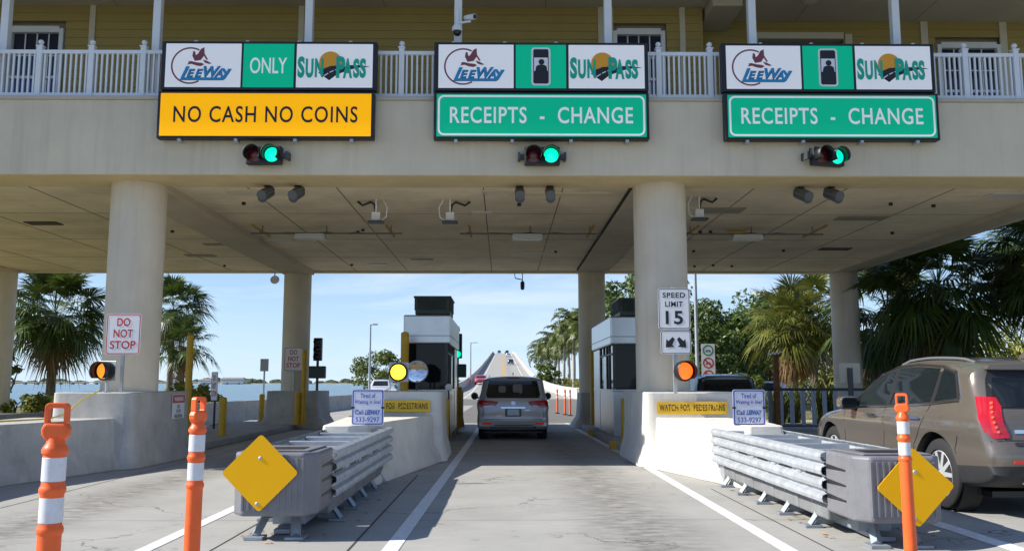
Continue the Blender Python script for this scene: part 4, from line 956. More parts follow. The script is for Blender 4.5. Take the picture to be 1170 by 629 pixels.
# ================================================================== FENCES, GUARDRAIL, POLES
g = thing('guardrail', 'dark roadside guardrail behind the left barrier in front of the bay', 'guardrail', (-13, 24, 0))
mb = MB(); pr = [(0, .42), (.04, .46), (.04, .52), (0, .57), (.04, .62), (.04, .68), (0, .72)]
mb.add([(x, -u_, z) for x in (-6, 1.6) for u_, z in pr], [(i, i + 1, i + 8, i + 7) for i in range(6)]); mb.build('rail', mat('dark_rail', (.05, .055, .06), .5, metal=.3, var=.2), g, solid=.006)
for x in (-5.5, -3.6, -1.7, .2): MB().box(x - .05, x + .05, .02, .14, 0, .72).build('post', mat('timber_dark', (.08, .06, .04), .8), g)
f = thing('island_fence', 'low grey metal fence of flat bars with a dark top rail on the right island', 'fence', (9.9, 29, 0))
fm = mat('fence_grey', (.30, .33, .38), .5, metal=.4, var=.1)
for k in range(13):
    x = -2.2 + k * .36; MB().box(x - .07, x + .07, -.015, .015, .0, 1.33).build('bar', fm, f)
MB().box(-2.3, 2.3, -.03, .03, 1.27, 1.36).build('top_rail', black_m, f); MB().box(-2.3, 2.3, -.02, .02, .1, .16).build('bottom_rail', dkmetal_m, f)
s = thing('rusty_post', 'rusty brown square post standing at the left end of the grey fence', 'post', (8.95, 28.8, 0))
MB().box(-.08, .08, -.08, .08, 0, 2.45).build('shaft', mat('rust', (.20, .075, .025), .8, var=.35, scale=8), s, bevel=.01)
MB().prism([(-.22, 2.44), (.22, 2.52), (.2, 2.56), (-.24, 2.48)], -.1, .1).build('cap', galv_m, s)
def light_pole(label, x, y, h, arm, r=.09):
    s = thing('light_pole', label, 'street light', (x, y, 0), 0)
    MB().lathe([(r * 2, 0), (r * 2, .05), (r, .08), (r * .8, h * .6), (r * .6, h)], n=12).build('pole', galv_m, s, smooth=True)
    MB().cyl((0, 0, h - .1), (arm, 0, h), r * .4, n=8).build('arm', galv_m, s)
    MB().box(min(arm, arm * 1.6) - (.3 if arm < 0 else 0), max(arm, arm * 1.6) + (.3 if arm > 0 else 0), -.15, .15, h - .06, h + .06).build('lamp_head', lamp_grey, s, bevel=.03)
light_pole('tall light pole rising behind the white pickup', -10.0, 66, 5.9, .15, .1)
light_pole('tall plain light pole right of the speed limit sign, running up past the canopy', 8.4, 38, 9.5, -.6, .09)
light_pole('thin far light pole beyond the green signal by the bridge', -5.2, 140, 7.9, .5, .14)
light_pole('small dark lamp pole at the left end of the royal palms', 5.9, 150, 6.0, -.4, .12)
# ================================================================== VEHICLES
def chaikin(p, it=2):
    for _ in range(it):
        q = []
        for i in range(len(p)):
            a, b = Vector(p[i]), Vector(p[(i + 1) % len(p)]); q += [a * .8 + b * .2, a * .2 + b * .8]
        p = q
    return p
def body_mesh(sp):
    P = chaikin(sp['outline'], 3); n = len(P); Lc = sp['L']; W = sp['W']
    # resample evenly
    d = [0]
    for i in range(n): d.append(d[-1] + (P[(i + 1) % n] - P[i]).length)
    NN = sp.get('n', 150); Q = []; j = 0
    for k in range(NN):
        t = d[-1] * k / NN
        while d[j + 1] < t: j += 1
        f = (t - d[j]) / max(1e-9, d[j + 1] - d[j]); Q.append(P[j].lerp(P[(j + 1) % n], f))
    area = sum(Q[i].x * Q[(i + 1) % NN].y - Q[(i + 1) % NN].x * Q[i].y for i in range(NN)); sg = 1 if area > 0 else -1
    nor = []
    for i in range(NN):
        t = (Q[(i + 1) % NN] - Q[i - 1]).normalized(); nor.append(Vector((t.y, -t.x)) * sg)
    rings = []                                               # list of (x(i), y, z)
    crown = sp.get('crown', .05); rad = sp.get('rad', .10)
    T = [0, .25, .45, .62, .75, .84, .90, .945, .975, .993, 1.0]
    pos = []
    for t in T:
        row = []
        u = max(0, (t - .80) / .20); ins = crown * t * t + rad * (1 - math.sqrt(max(0, 1 - u * u)))
        for i in range(NN):
            k_ = ins * (1.0 if nor[i].y > -.5 else .4)
            p = Q[i] - nor[i] * k_; row.append((t * W(p.x, p.y), p.x, p.y))
        pos.append(row)
    base = [Vector(r[1:]) for r in pos[-1]]
    for s_ in (.96, .9, .8, .68, .55, .42, .3, .18, .08):
        row = []
        for b in base:
            spn = Vector((min(max(b.x, 1.0), Lc - 1.0), .78)); p = spn + (b - spn) * s_; row.append((W(p.x, p.y), p.x, p.y))
        pos.append(row)
    vs = []; fs = []
    for row in pos: vs += row
    off = len(vs)
    for row in pos[1:]: vs += [(-x, y, z) for x, y, z in row]
    m = len(pos)
    def idx(sd, r, i): return (r * NN + i) if (sd > 0 or r == 0) else off + (r - 1) * NN + i
    for sd in (1, -1):
        for r in range(m - 1):
            for i in range(NN):
                k = (i + 1) % NN; f = (idx(sd, r, i), idx(sd, r, k), idx(sd, r + 1, k), idx(sd, r + 1, i)); fs.append(f if sd > 0 else f[::-1])
        c = [idx(sd, m - 1, i) for i in range(NN)]; fs.append(tuple(c if sd > 0 else c[::-1]))
    mb = MB(); mb.add(vs, fs); return mb

class Car:
    def __init__(s, name, label, cat, loc, rz, sp, paint, scale=1., group=None):
        s.root = thing(name, label, cat, loc, rz, group); s.sp = sp; s.k = scale
        mb = body_mesh(sp); me = mb.mesh("tmp"); bm = bmesh.new(); bm.from_mesh(me); bmesh.ops.recalc_face_normals(bm, faces=bm.faces); bm.to_mesh(me)
        s.bvh = BVHTree.FromBMesh(bm); bm.free(); bpy.data.meshes.remove(me)
        s.body = mb.build('body', paint, s.root, smooth=False)
        arch = sp.get('arches')
        if arch and sp.get('cut', True):
            c = MB()
            for y, r in arch:
                for sx in (-1, 1): c.cyl((sx * (sp['hw'] - .30), y, sp['wr'] + .01), (sx * (sp['hw'] + .2), y, sp['wr'] + .01), r, n=40)
            co = c.build('cutter', paint, s.root); bpy.context.view_layer.update(); mod = s.body.modifiers.new('b', 'BOOLEAN'); mod.operation = 'DIFFERENCE'; mod.object = co; mod.solver = 'EXACT'
            dg = bpy.context.evaluated_depsgraph_get(); nm = bpy.data.meshes.new_from_object(s.body.evaluated_get(dg)); s.body.modifiers.clear()
            old = s.body.data; s.body.data = nm; bpy.data.meshes.remove(old); bpy.data.objects.remove(co)
            for y, r in arch:
                for sx in (-1, 1):
                    w = MB(); a, b = sp['hw'] - .29, sp['hw'] - .07
                    w.lathe([(r - .012, 0), (r - .012, b - a)], (sx * a if sx > 0 else -b, y, sp['wr'] + .01), 'X', 30)
                    w.f = [f for f in w.f if len(f) == 4]
                    w.lathe([(.001, 0), (r - .013, .004)], (sx * (sp['hw'] - .285), y, sp['wr'] + .01), 'X', 30)
                    s._scale(w.build('wheel_well', rubber_m, s.root))
        if sp.get('clad'):
            z0, sl, cm_ = sp['clad']; bm = bmesh.new(); bm.from_mesh(s.body.data)
            bmesh.ops.bisect_plane(bm, geom=bm.verts[:] + bm.edges[:] + bm.faces[:], plane_co=(0, 0, z0), plane_no=(0, sl, 1))
            bm.to_mesh(s.body.data); bm.free(); s.body.data.materials.append(cm_)
            for p in s.body.data.polygons:
                if p.center.z + sl * p.center.y < z0: p.material_index = 1
        for p in s.body.data.polygons: p.use_smooth = True
        s.body.data.set_sharp_from_angle(angle=R(32))
        s._scale(s.body)
    def _scale(s, o):
        if s.k != 1: o.data.transform(Matrix.Scale(s.k, 4))
        return o
    def add(s, name, mb, m, parent=None, **kw): return s._scale(mb.build(name, m, parent or s.root, **kw))
    DIRS = {'rear': ((0, 1, 0), (1, 0, 0)), 'left': ((1, 0, 0), (0, 1, 0)), 'right': ((-1, 0, 0), (0, 1, 0)), 'front': ((0, -1, 0), (1, 0, 0)),
            'rl': ((.8, .6, 0), (.6, -.8, 0)), 'rr': ((-.8, .6, 0), (.6, .8, 0)), 'top': ((0, 0, -1), (1, 0, 0))}
    def decal(s, name, poly, d, m, off=.005, h=.09, parent=None, thick=.006, smooth=True, mirror=False):
        dv, u = Vector(s.DIRS[d][0]), Vector(s.DIRS[d][1]); v = Vector((0, 0, 1)) if d != 'top' else Vector((0, 1, 0))
        bm = bmesh.new(); f = bm.faces.new([bm.verts.new((a, b, 0)) for a, b in poly])
        for ax in (0, 1):
            lo = min(p[ax] for p in poly); hi = max(p[ax] for p in poly); k = max(1, int((hi - lo) / h))
            for i in range(1, k + 1):
                c = lo + (hi - lo) * i / (k + 1); co = [0, 0, 0]; no = [0, 0, 0]; co[ax] = c; no[ax] = 1
                bmesh.ops.bisect_plane(bm, geom=bm.verts[:] + bm.edges[:] + bm.faces[:], plane_co=co, plane_no=no)
        for vt in bm.verts:
            o = u * vt.co.x + v * vt.co.y - dv * 12
            hit = s.bvh.ray_cast(o, dv)
            if hit[0] is None:
                q = u * vt.co.x + v * vt.co.y; cand = s.bvh.find_nearest(q - dv * 1.5); p = cand[0]; nn = cand[1]
            else: p, nn = hit[0], hit[1]
            if nn.dot(dv) > 0: nn = -nn
            vt.co = p + nn * off
        be = [e for e in bm.edges if e.is_boundary]; r = bmesh.ops.extrude_edge_only(bm, edges=be)
        for g in r['geom']:
            if isinstance(g, bmesh.types.BMVert): g.co = g.co + dv * (off + thick)
        bmesh.ops.recalc_face_normals(bm, faces=bm.faces)
        big = max(bm.faces, key=lambda q: q.calc_area())
        if big.normal.dot(dv) > 0: bmesh.ops.reverse_faces(bm, faces=bm.faces)
        me = bpy.data.meshes.new(name); bm.to_mesh(me); bm.free(); me.materials.append(m)
        for p in me.polygons: p.use_smooth = smooth
        me.set_sharp_from_angle(angle=R(35))
        o = bpy.data.objects.new(name, me); COL.objects.link(o); o.parent = parent or s.root
        return s._scale(o)
    def line(s, pts, d, m, w=.008, name='seam', parent=None, off=.0012):
        poly = []; n = len(pts)
        L1 = []; R1 = []
        for i, p in enumerate(pts):
            a = Vector(pts[max(i - 1, 0)]); b = Vector(pts[min(i + 1, n - 1)]); t = (b - a).normalized(); nn = Vector((-t.y, t.x)) * w / 2
            L1.append(tuple(Vector(p) + nn)); R1.append(tuple(Vector(p) - nn))
        return s.decal(name, L1 + R1[::-1], d, m, off=off, h=.07, parent=parent, thick=.003)
    def rail(s, sg, x, y0, y1, m, r=.016, h=.045):
        pts = []
        for k in range(9):
            y = y0 + (y1 - y0) * k / 8; hit = s.bvh.ray_cast(Vector((x * sg, y, 5)), Vector((0, 0, -1)))[0]; pts.append((x * sg, y, hit.z + (h if 0 < k < 8 else .005)))
        return s.add('roof_rail', MB().tube(pts, r, 8), m, smooth=True)
    def wheel(s, y, side, rim_m, r=.37, w=.24, spokes=10):
        x = side * (s.sp['hw'] - .045)
        wr = bpy.data.objects.new('wheel', None); COL.objects.link(wr); wr.parent = s.root; wr.location = Vector((x, y, r)) * s.k; wr.empty_display_size = .1
        def A(n_, mb, m, **k): return s.add(n_, mb, m, parent=wr, **k)
        ri = r * .66
        A('tyre', MB().lathe([(ri, -side * w), (r * .93, -side * w), (r, -side * (w - .04)), (r, -side * .045), (r * .975, -side * .015), (r * .93, 0), (ri * 1.04, side * .006), (ri, -side * .01)], (0, 0, 0), 'X', 44), rubber_m, smooth=True)
        rm = MB().lathe([(ri, -side * .012), (ri * .95, -side * .004), (ri * .91, -side * .03), (ri * .9, -side * .15), (.02, -side * .16)], (0, 0, 0), 'X', 40)
        for k in range(spokes):
            a = 2 * math.pi * k / spokes; c, s_ = math.cos(a), math.sin(a)
            for rr0, rr1, ww in ((.05, ri * .93, .026),):
                vs = []
                for rr, hw_, xx in ((rr0, ww, -.006), (rr1, ww * .8, -.004)):
                    for e in (-1, 1):
                        for xd in (xx, xx - .05): vs.append((side * xd, c * rr - s_ * e * hw_, s_ * rr + c * e * hw_))
                rm.add(vs, [(0, 1, 3, 2), (4, 6, 7, 5), (0, 4, 5, 1), (2, 3, 7, 6), (0, 2, 6, 4), (1, 5, 7, 3)])
        rm.lathe([(.001, -side * .008), (.05, -side * .01), (.065, -side * .05)], (0, 0, 0), 'X', 20)
        A('rim', rm, rim_m, smooth=True)
        A('brake_disc', MB().lathe([(.001, -side * .1), (ri * .75, -side * .1), (ri * .75, -side * .12)], (0, 0, 0), 'X', 24), dkmetal_m)
        return wr

def mk_W(hw, L, belt, tum, rearc=.10, frontc=.17, lo=.05):
    def W(y, z):
        w = hw
        if y < 1.0: w -= rearc * ((1.0 - y) / 1.0) ** 2.2
        if y > L - 1.2: w -= frontc * ((y - L + 1.2) / 1.2) ** 2.2
        if z > belt: w -= tum * (z - belt) + .06 * (1 - math.exp(-((z - belt) / .12)))
        if z < .5: w -= lo * ((.5 - z) / .3) ** 2
        w += .018 * math.exp(-((z - belt + .12) / .10) ** 2) + .010 * math.exp(-((z - .55) / .12) ** 2)
        return max(.2, w)
    return W
car_glass = glass_mat('car_glass', (.010, .013, .016), .02)
side_glass = glass_mat('side_glass', (.010, .015, .017), .02); side_glass.node_tree.nodes['Principled BSDF'].inputs['Specular IOR Level'].default_value = .3
seam_m = mat('panel_gap', (.01, .01, .01), .8)
chrome = mat('chrome', (.75, .76, .78), .12, metal=1)
lampred = mat('tail_lamp_red', (.42, .008, .012), .12, coat=.8, spec=.6)
lampred2 = mat('tail_lamp_bright', (.75, .02, .02), .2, coat=.8, emit=(1, .05, .03), estr=.04)
lampclr = mat('lamp_clear', (.62, .60, .60), .1, coat=.8, metal=.4)
clad_m = mat('black_cladding', (.025, .026, .028), .6, var=.1)
rim_m = mat('alloy_rim', (.62, .63, .65), .35, metal=.35)
plate_m2 = mat('licence_plate', (.55, .62, .62), .5, var=.25, scale=30)

# --------------------------------------------------- silver taupe minivan in the middle lane
van_out = [(.25, .24), (.06, .33), (.01, .46), (0, .62), (.05, .72), (.07, .80), (.09, .98), (.13, 1.10), (.31, 1.58), (.24, 1.66), (.34, 1.705), (.9, 1.735), (2.0, 1.74), (3.0, 1.69), (3.45, 1.58), (4.25, 1.10), (4.75, .98), (5.02, .82), (5.1, .6), (5.08, .36), (4.9, .22), (2.5, .2)]
van_sp = dict(outline=van_out, L=5.1, hw=.985, wr=.36, W=mk_W(.985, 5.1, 1.02, .16, .07), arches=[(.98, .41), (4.05, .41)], crown=.06, rad=.11)
paint_van = mat('paint_taupe_silver', (.52, .485, .46), .30, metal=.3, coat=.8, var=.02, scale=3)
v = Car('minivan', 'silver taupe minivan seen from behind, passing the left toll booth in the middle lane', 'minivan', (.27, 23.75, 0), R(.4), van_sp, paint_van)
gl = [(-.70, 1.12), (.70, 1.12), (.735, 1.2), (.66, 1.575), (.60, 1.60), (-.60, 1.60), (-.66, 1.575), (-.735, 1.2)]
g = v.decal('rear_window', gl, 'rear', car_glass, .006)
v.line([(-.25, 1.17), (.1, 1.145), (.45, 1.16)], 'rear', black_m, .02, 'wiper', g, .018)
for x_, z_, w_, h_ in ((-.30, 1.36, .2, .18), (.12, 1.38, .26, .22), (.2, 1.28, .1, .08)):
    v.decal('seat_view', rrect(w_, h_, .05, x_, z_, 3), 'rear', mat('seat_pale', (.16, .17, .16), .3, coat=.6), .0075, .1, g)
v.decal('brake_light', rrect(.34, .028, .012, 0, 1.655, 2), 'rear', lampred, .006)
v.decal('spoiler', [(-.68, 1.605), (.68, 1.605), (.63, 1.64), (-.63, 1.64)], 'rear', paint_van, .03, parent=v.body)
for sg in (-1, 1):
    tl = [(sg * .40, 1.03), (sg * .83, 1.06), (sg * .93, 1.04), (sg * .94, .90), (sg * .80, .865), (sg * .52, .90), (sg * .43, .96)]
    t = v.decal('tail_lamp', tl if sg > 0 else tl[::-1], 'rear', lampred, .012, .06)
    v.decal('clear_strip', [(sg * .52, .905), (sg * .80, .872), (sg * .8, .90), (sg * .54, .935)][::sg], 'rear', lampclr, .0145, .08, t)
    v.decal('clear_strip', [(sg * .48, .985), (sg * .84, .985), (sg * .84, 1.0), (sg * .48, 1.0)][::sg], 'rear', mat('lamp_pink', (.6, .12, .12), .2, coat=.6), .0145, .08, t)
    v.decal('reflector', rrect(.24, .045, .015, sg * .71, .45, 2), 'rear', lampred2, .006, .1)
    sd = 'left' if sg < 0 else 'right'
    wpoly = [(.40, 1.13), (3.9, 1.10), (3.3, 1.52), (2.4, 1.60), (.9, 1.60), (.58, 1.5)]
    v.decal('side_window', wpoly, sd, side_glass, .005, .2)
    m_ = v.add('door_mirror', MB().lathe([(.001, -.07), (.08, -.06), (.11, 0), (.10, .08), (.001, .11)], (sg * 1.13, 3.55, 1.13), 'Y', 16), black_m, smooth=True)
    v.add('mirror_arm', MB().box(sg * 1.0 - .07, sg * 1.0 + .07, 3.57, 3.63, 1.05, 1.10), black_m, parent=m_)
    for y in (.98, 4.05): v.wheel(y, sg, rim_m, .36, .25)
    v.line([(sg * .80, .865), (sg * .82, .60), (sg * .74, .56)], 'rear', seam_m, .011, 'seam', v.body)
    v.line([(sg * .745, 1.14), (sg * .80, 1.06)], 'rear', seam_m, .010, 'seam', v.body)
    v.rail(sg, .66, .85, 3.0, chrome)
v.line([(-.76, .57), (.76, .57)], 'rear', seam_m, .012, 'seam', v.body)
v.decal('chrome_strip', rrect(.66, .04, .015, 0, .865, 2), 'rear', chrome, .012, .1)
v.decal('rear_diffuser', [(-.58, .26), (.58, .26), (.62, .36), (.50, .41), (-.50, .41), (-.62, .36)], 'rear', clad_m, .006, .12)
v.decal('licence_recess', rrect(.44, .22, .03, 0, .745, 2), 'rear', mat('recess_grey', (.10, .09, .085), .5), .003, .1)
pl = v.decal('licence_plate', rrect(.32, .165, .015, 0, .745, 2), 'rear', plate_m2, .012, .12)
v.decal('emblem', circ(.062, 0, .995, 18), 'rear', chrome, .008, .2)
for sg, w_ in ((-1, .16), (1, .13)): v.decal('badge', rrect(w_, .03, .008, sg * .38, .80 if sg > 0 else .66, 2), 'rear', chrome, .005, .2)
v.add('antenna', MB().prism([(.32, 1.74), (.5, 1.74), (.40, 1.81), (.36, 1.81)], -.012, .012, 'YZ'), black_m)
v.add('underbody', MB().box(-.8, .8, .3, 4.8, .19, .23), black_m); v.add('exhaust', MB().tube([(.45, .6, .25), (.45, .1, .22)], [.03, .03], 10), dkmetal_m)

# --------------------------------------------------- tan sport utility car at the right
suv_out = [(.32, .28), (.10, .36), (.02, .50), (.0, .66), (.05, .76), (.10, .82), (.11, .98), (.17, 1.08), (.50, 1.45), (.46, 1.535), (.62, 1.575), (1.1, 1.625), (1.7, 1.645), (2.3, 1.61), (2.72, 1.50), (3.42, 1.10), (3.62, 1.05), (4.25, .97), (4.62, .84), (4.78, .66), (4.82, .48), (4.72, .30), (4.4, .22), (2.4, .21)]
suv_sp = dict(outline=suv_out, L=4.82, hw=.955, wr=.375, W=mk_W(.955, 4.82, 1.0, .26, .12, .2), clad=(.54, .06, clad_m), arches=[(1.03, .435), (3.84, .425)], crown=.05, rad=.10)
paint_suv = mat('paint_tan_metal', (.165, .142, .117), .26, metal=.4, coat=.9, var=.02, scale=3)
SK = 1.08
yaw = R(1.8)
sx0 = 5.07 + .955 * SK * math.cos(yaw) - 1.03 * SK * math.sin(-yaw) - .03; sy0 = 10.38 - 1.03 * SK
c = Car('sport_utility_car', 'tan sport utility car cut by the right picture edge, in the right lane', 'car', (sx0, sy0, .08), yaw, suv_sp, paint_suv, SK)
for sg, sd in ((-1, 'left'), (1, 'right')):
    fm_ = [(.66, 1.17), (.82, 1.455), (1.1, 1.515), (1.7, 1.545), (2.2, 1.52), (2.62, 1.42), (3.28, 1.075), (3.16, 1.035), (2.2, 1.07), (1.2, 1.12)]
    c.decal('window_trim', fm_, sd, black_m, .004, .12)
    c.line([(.64, 1.155), (1.2, 1.105), (2.2, 1.055), (3.18, 1.02)], sd, chrome, .018, 'belt_trim', off=.010)
    c.line([(.64, 1.17), (.81, 1.462), (1.1, 1.525), (1.7, 1.555), (2.2, 1.53), (2.64, 1.425), (3.3, 1.075)], sd, chrome, .014, 'roof_trim', off=.008)
    c.decal('front_side_window', [(2.20, 1.085), (2.15, 1.505), (2.58, 1.41), (3.21, 1.075), (3.13, 1.05)], sd, side_glass, .008, .1)
    c.decal('rear_side_window', [(1.21, 1.135), (1.16, 1.50), (1.7, 1.525), (2.08, 1.508), (2.12, 1.09)], sd, side_glass, .008, .1)
    c.decal('quarter_window', [(.71, 1.185), (.85, 1.44), (1.08, 1.495), (1.12, 1.14)], sd, side_glass, .008, .08)
    c.decal('black_pillar', [(2.115, 1.09), (2.075, 1.512), (2.155, 1.509), (2.205, 1.085)], sd, black_m, .009, .1)
    for ln in ([(2.17, 1.06), (2.20, .62), (2.16, .34)], [(1.17, 1.10), (1.22, .95), (1.47, .66), (1.50, .40)], [(3.28, 1.05), (3.33, .72), (3.28, .45)], [(1.5, .36), (3.3, .36)], [(.58, .80), (.64, .66), (.62, .62)]):
        c.line(ln, sd, seam_m, .013, 'seam', c.body)
    for y in (1.40, 2.46):
        hnd = c.decal('door_handle', rrect(.24, .035, .015, y, .955 - .01 * (y > 2), 2), sd, chrome, .028, .1)
    c.rail(sg, .60, .75, 2.35, mat('rail_grey', (.30, .31, .33), .35, metal=.6), .015, .024)
    mr_ = c.add('door_mirror', MB().prism(rrect(.24, .17, .06, sg * 1.05, 1.085), 2.93, 3.08), paint_suv, bevel=.03, seg=3)
    c.add('mirror_glass', MB().prism(rrect(.20, .13, .045, sg * 1.05, 1.085), 2.922, 2.93), side_glass, parent=mr_)
    c.add('mirror_arm', MB().box(sg * .93 - .07, sg * .93 + .07, 2.98, 3.05, 1.0, 1.05), black_m, parent=mr_)
    q = 'rl' if sg < 0 else 'rr'
    # tall tail lamp wrapping the corner, projected along the corner's diagonal
    uu = Vector(c.DIRS[q][1])
    def pr(x, y, z): return (Vector((x, y, 0)).dot(uu), z)
    pl = [pr(sg * .86, .40, 1.20), pr(sg * .78, .24, 1.19), pr(sg * .76, .17, 1.10), pr(sg * .70, .10, .80), pr(sg * .79, .16, .79), pr(sg * .83, .24, .87)]
    t = c.decal('tail_lamp', pl, q, mat('tail_lamp_deep', (.46, .006, .012), .10, coat=1, spec=.7), .014, .05)
    for kk in range(7):
        zz = .86 + kk * .045; xx_ = .748 + kk * .0085; yy_ = .165 + kk * .013; cu_, cz_ = pr(sg * xx_, yy_, zz)
        c.decal('lamp_diode', circ(.012, cu_ , cz_, 8), q, mat('diode_red', (.95, .16, .08), .2, coat=.5), .021, .1, t)
    pl2 = [pr(sg * .805, .26, 1.15), pr(sg * .790, .24, 1.15), pr(sg * .755, .17, .85), pr(sg * .77, .19, .85)]
    c.decal('lamp_strip', pl2, q, lampred2, .017, .06, t)
    B = MB()
    for y in (1.03, 3.84): c.wheel(y, sg, rim_m, .375, .25, 10)
g = c.decal('rear_window', [(-.72, 1.10), (.72, 1.10), (.70, 1.18), (.58, 1.435), (-.58, 1.435), (-.70, 1.18)], 'rear', car_glass, .006, .1)
c.decal('rear_window_surround', [(-.78, 1.085), (.78, 1.085), (.74, 1.2), (.63, 1.47), (-.63, 1.47), (-.74, 1.2)], 'rear', black_m, .003, .1)
c.line([(-.1, 1.13), (.25, 1.15), (.55, 1.16)], 'rear', black_m, .02, 'wiper', g, .02)
c.decal('brake_light', rrect(.52, .022, .008, 0, 1.512, 2), 'rear', lampred2, .008, .1)
c.decal('spoiler', [(-.64, 1.475), (.64, 1.475), (.60, 1.50), (-.60, 1.50)], 'rear', paint_suv, .05, .1, parent=c.body)
for ln in ([(-.73, 1.08), (-.70, .95), (-.72, .78)], [(.73, 1.08), (.70, .95), (.72, .78)], [(-.72, .78), (.72, .78)]): c.line(ln, 'rear', seam_m, .010, 'seam', c.body)
c.decal('licence_recess', rrect(.56, .2, .03, 0, .90, 2), 'rear', mat('recess_tan', (.10, .08, .06), .5), .003, .1)
c.decal('licence_plate', rrect(.31, .155, .012, 0, .89, 2), 'rear', plate_m2, .01, .15)
c.decal('chrome_strip', rrect(.66, .05, .02, 0, 1.02, 2), 'rear', chrome, .016, .1)
c.decal('badge', rrect(.20, .035, .006, -.52, .865, 2), 'rear', chrome, .005, .2)
for sg in (-1, 1): c.line([(sg * .90, .765), (sg * .72, .775)], 'rear', seam_m, .010, 'seam', c.body)
c.decal('bumper_step', rrect(1.3, .03, .01, 0, .745, 2), 'rear', clad_m, .010, .1)
for sg in (-1, 1):
    c.decal('reflector', rrect(.22, .032, .01, sg * .58, .575, 2), 'rear', lampred2, .008, .1)
    c.add('exhaust_tip', MB().lathe([(.055, -.07), (.062, -.075), (.065, .12), (.05, .12), (.05, -.06)], (sg * .52, .12, .40), 'Y', 18), chrome, smooth=True)
    c.add('exhaust_bore', MB().lathe([(.001, .02), (.052, .02), (.052, .03)], (sg * .52, .12, .40), 'Y', 14), black_m)
c.add('underbody', MB().box(-.72, .72, .4, 4.4, .2, .26), black_m)
c.add('aerial', MB().prism([(.75, 1.60), (.95, 1.61), (.82, 1.70), (.78, 1.70)], -.012, .012, 'YZ'), paint_suv)

# --------------------------------------------------- dark car in the right lane beyond the barrier
paint_dark = mat('paint_dark_blue', (.06, .075, .09), .25, metal=.5, coat=.9)
dk_out = [(.25, .25), (.06, .34), (0, .5), (.02, .7), (.08, .95), (.14, 1.08), (.42, 1.58), (.36, 1.68), (.5, 1.72), (1.2, 1.77), (2.2, 1.76), (2.9, 1.66), (3.7, 1.12), (4.5, 1.0), (4.8, .8), (4.85, .5), (4.7, .28), (2.4, .22)]
dk_sp = dict(outline=dk_out, L=4.85, hw=.96, wr=.37, W=mk_W(.96, 4.85, 1.05, .2, .09), arches=[(1.0, .42), (3.85, .42)], crown=.06, rad=.12)
d = Car('dark_van', 'dark car showing only its roof and rear window above the right white barrier', 'car', (6.25, 24.2, .03), R(-1), dk_sp, paint_dark)
d.decal('rear_window', [(-.72, 1.12), (.72, 1.12), (.63, 1.60), (-.63, 1.60)], 'rear', car_glass, .006)
d.decal('brake_light', rrect(.3, .03, .01, 0, 1.69, 2), 'rear', lampred2, .006)
for sg in (-1, 1):
    tl = [(sg * .72, .95), (sg * .90, .95), (sg * .88, 1.25), (sg * .76, 1.25)]; d.decal('tail_lamp', tl[::sg], 'rear', lampred, .01, .07)
    d.decal('side_window', [(.5, 1.14), (3.45, 1.12), (2.8, 1.56), (1.0, 1.62), (.7, 1.55)], 'left' if sg < 0 else 'right', side_glass, .005, .2)
    d.rail(sg, .64, .8, 2.6, galv_m)
    for y in (1.0, 3.85): d.wheel(y, sg, rim_m, .37, .24, 6)
d.decal('licence_plate', rrect(.31, .155, .012, 0, .8, 2), 'rear', plate_m2, .01, .15)
d.add('spoiler', MB().box(-.62, .62, .30, .44, 1.66, 1.70), paint_dark, bevel=.01)

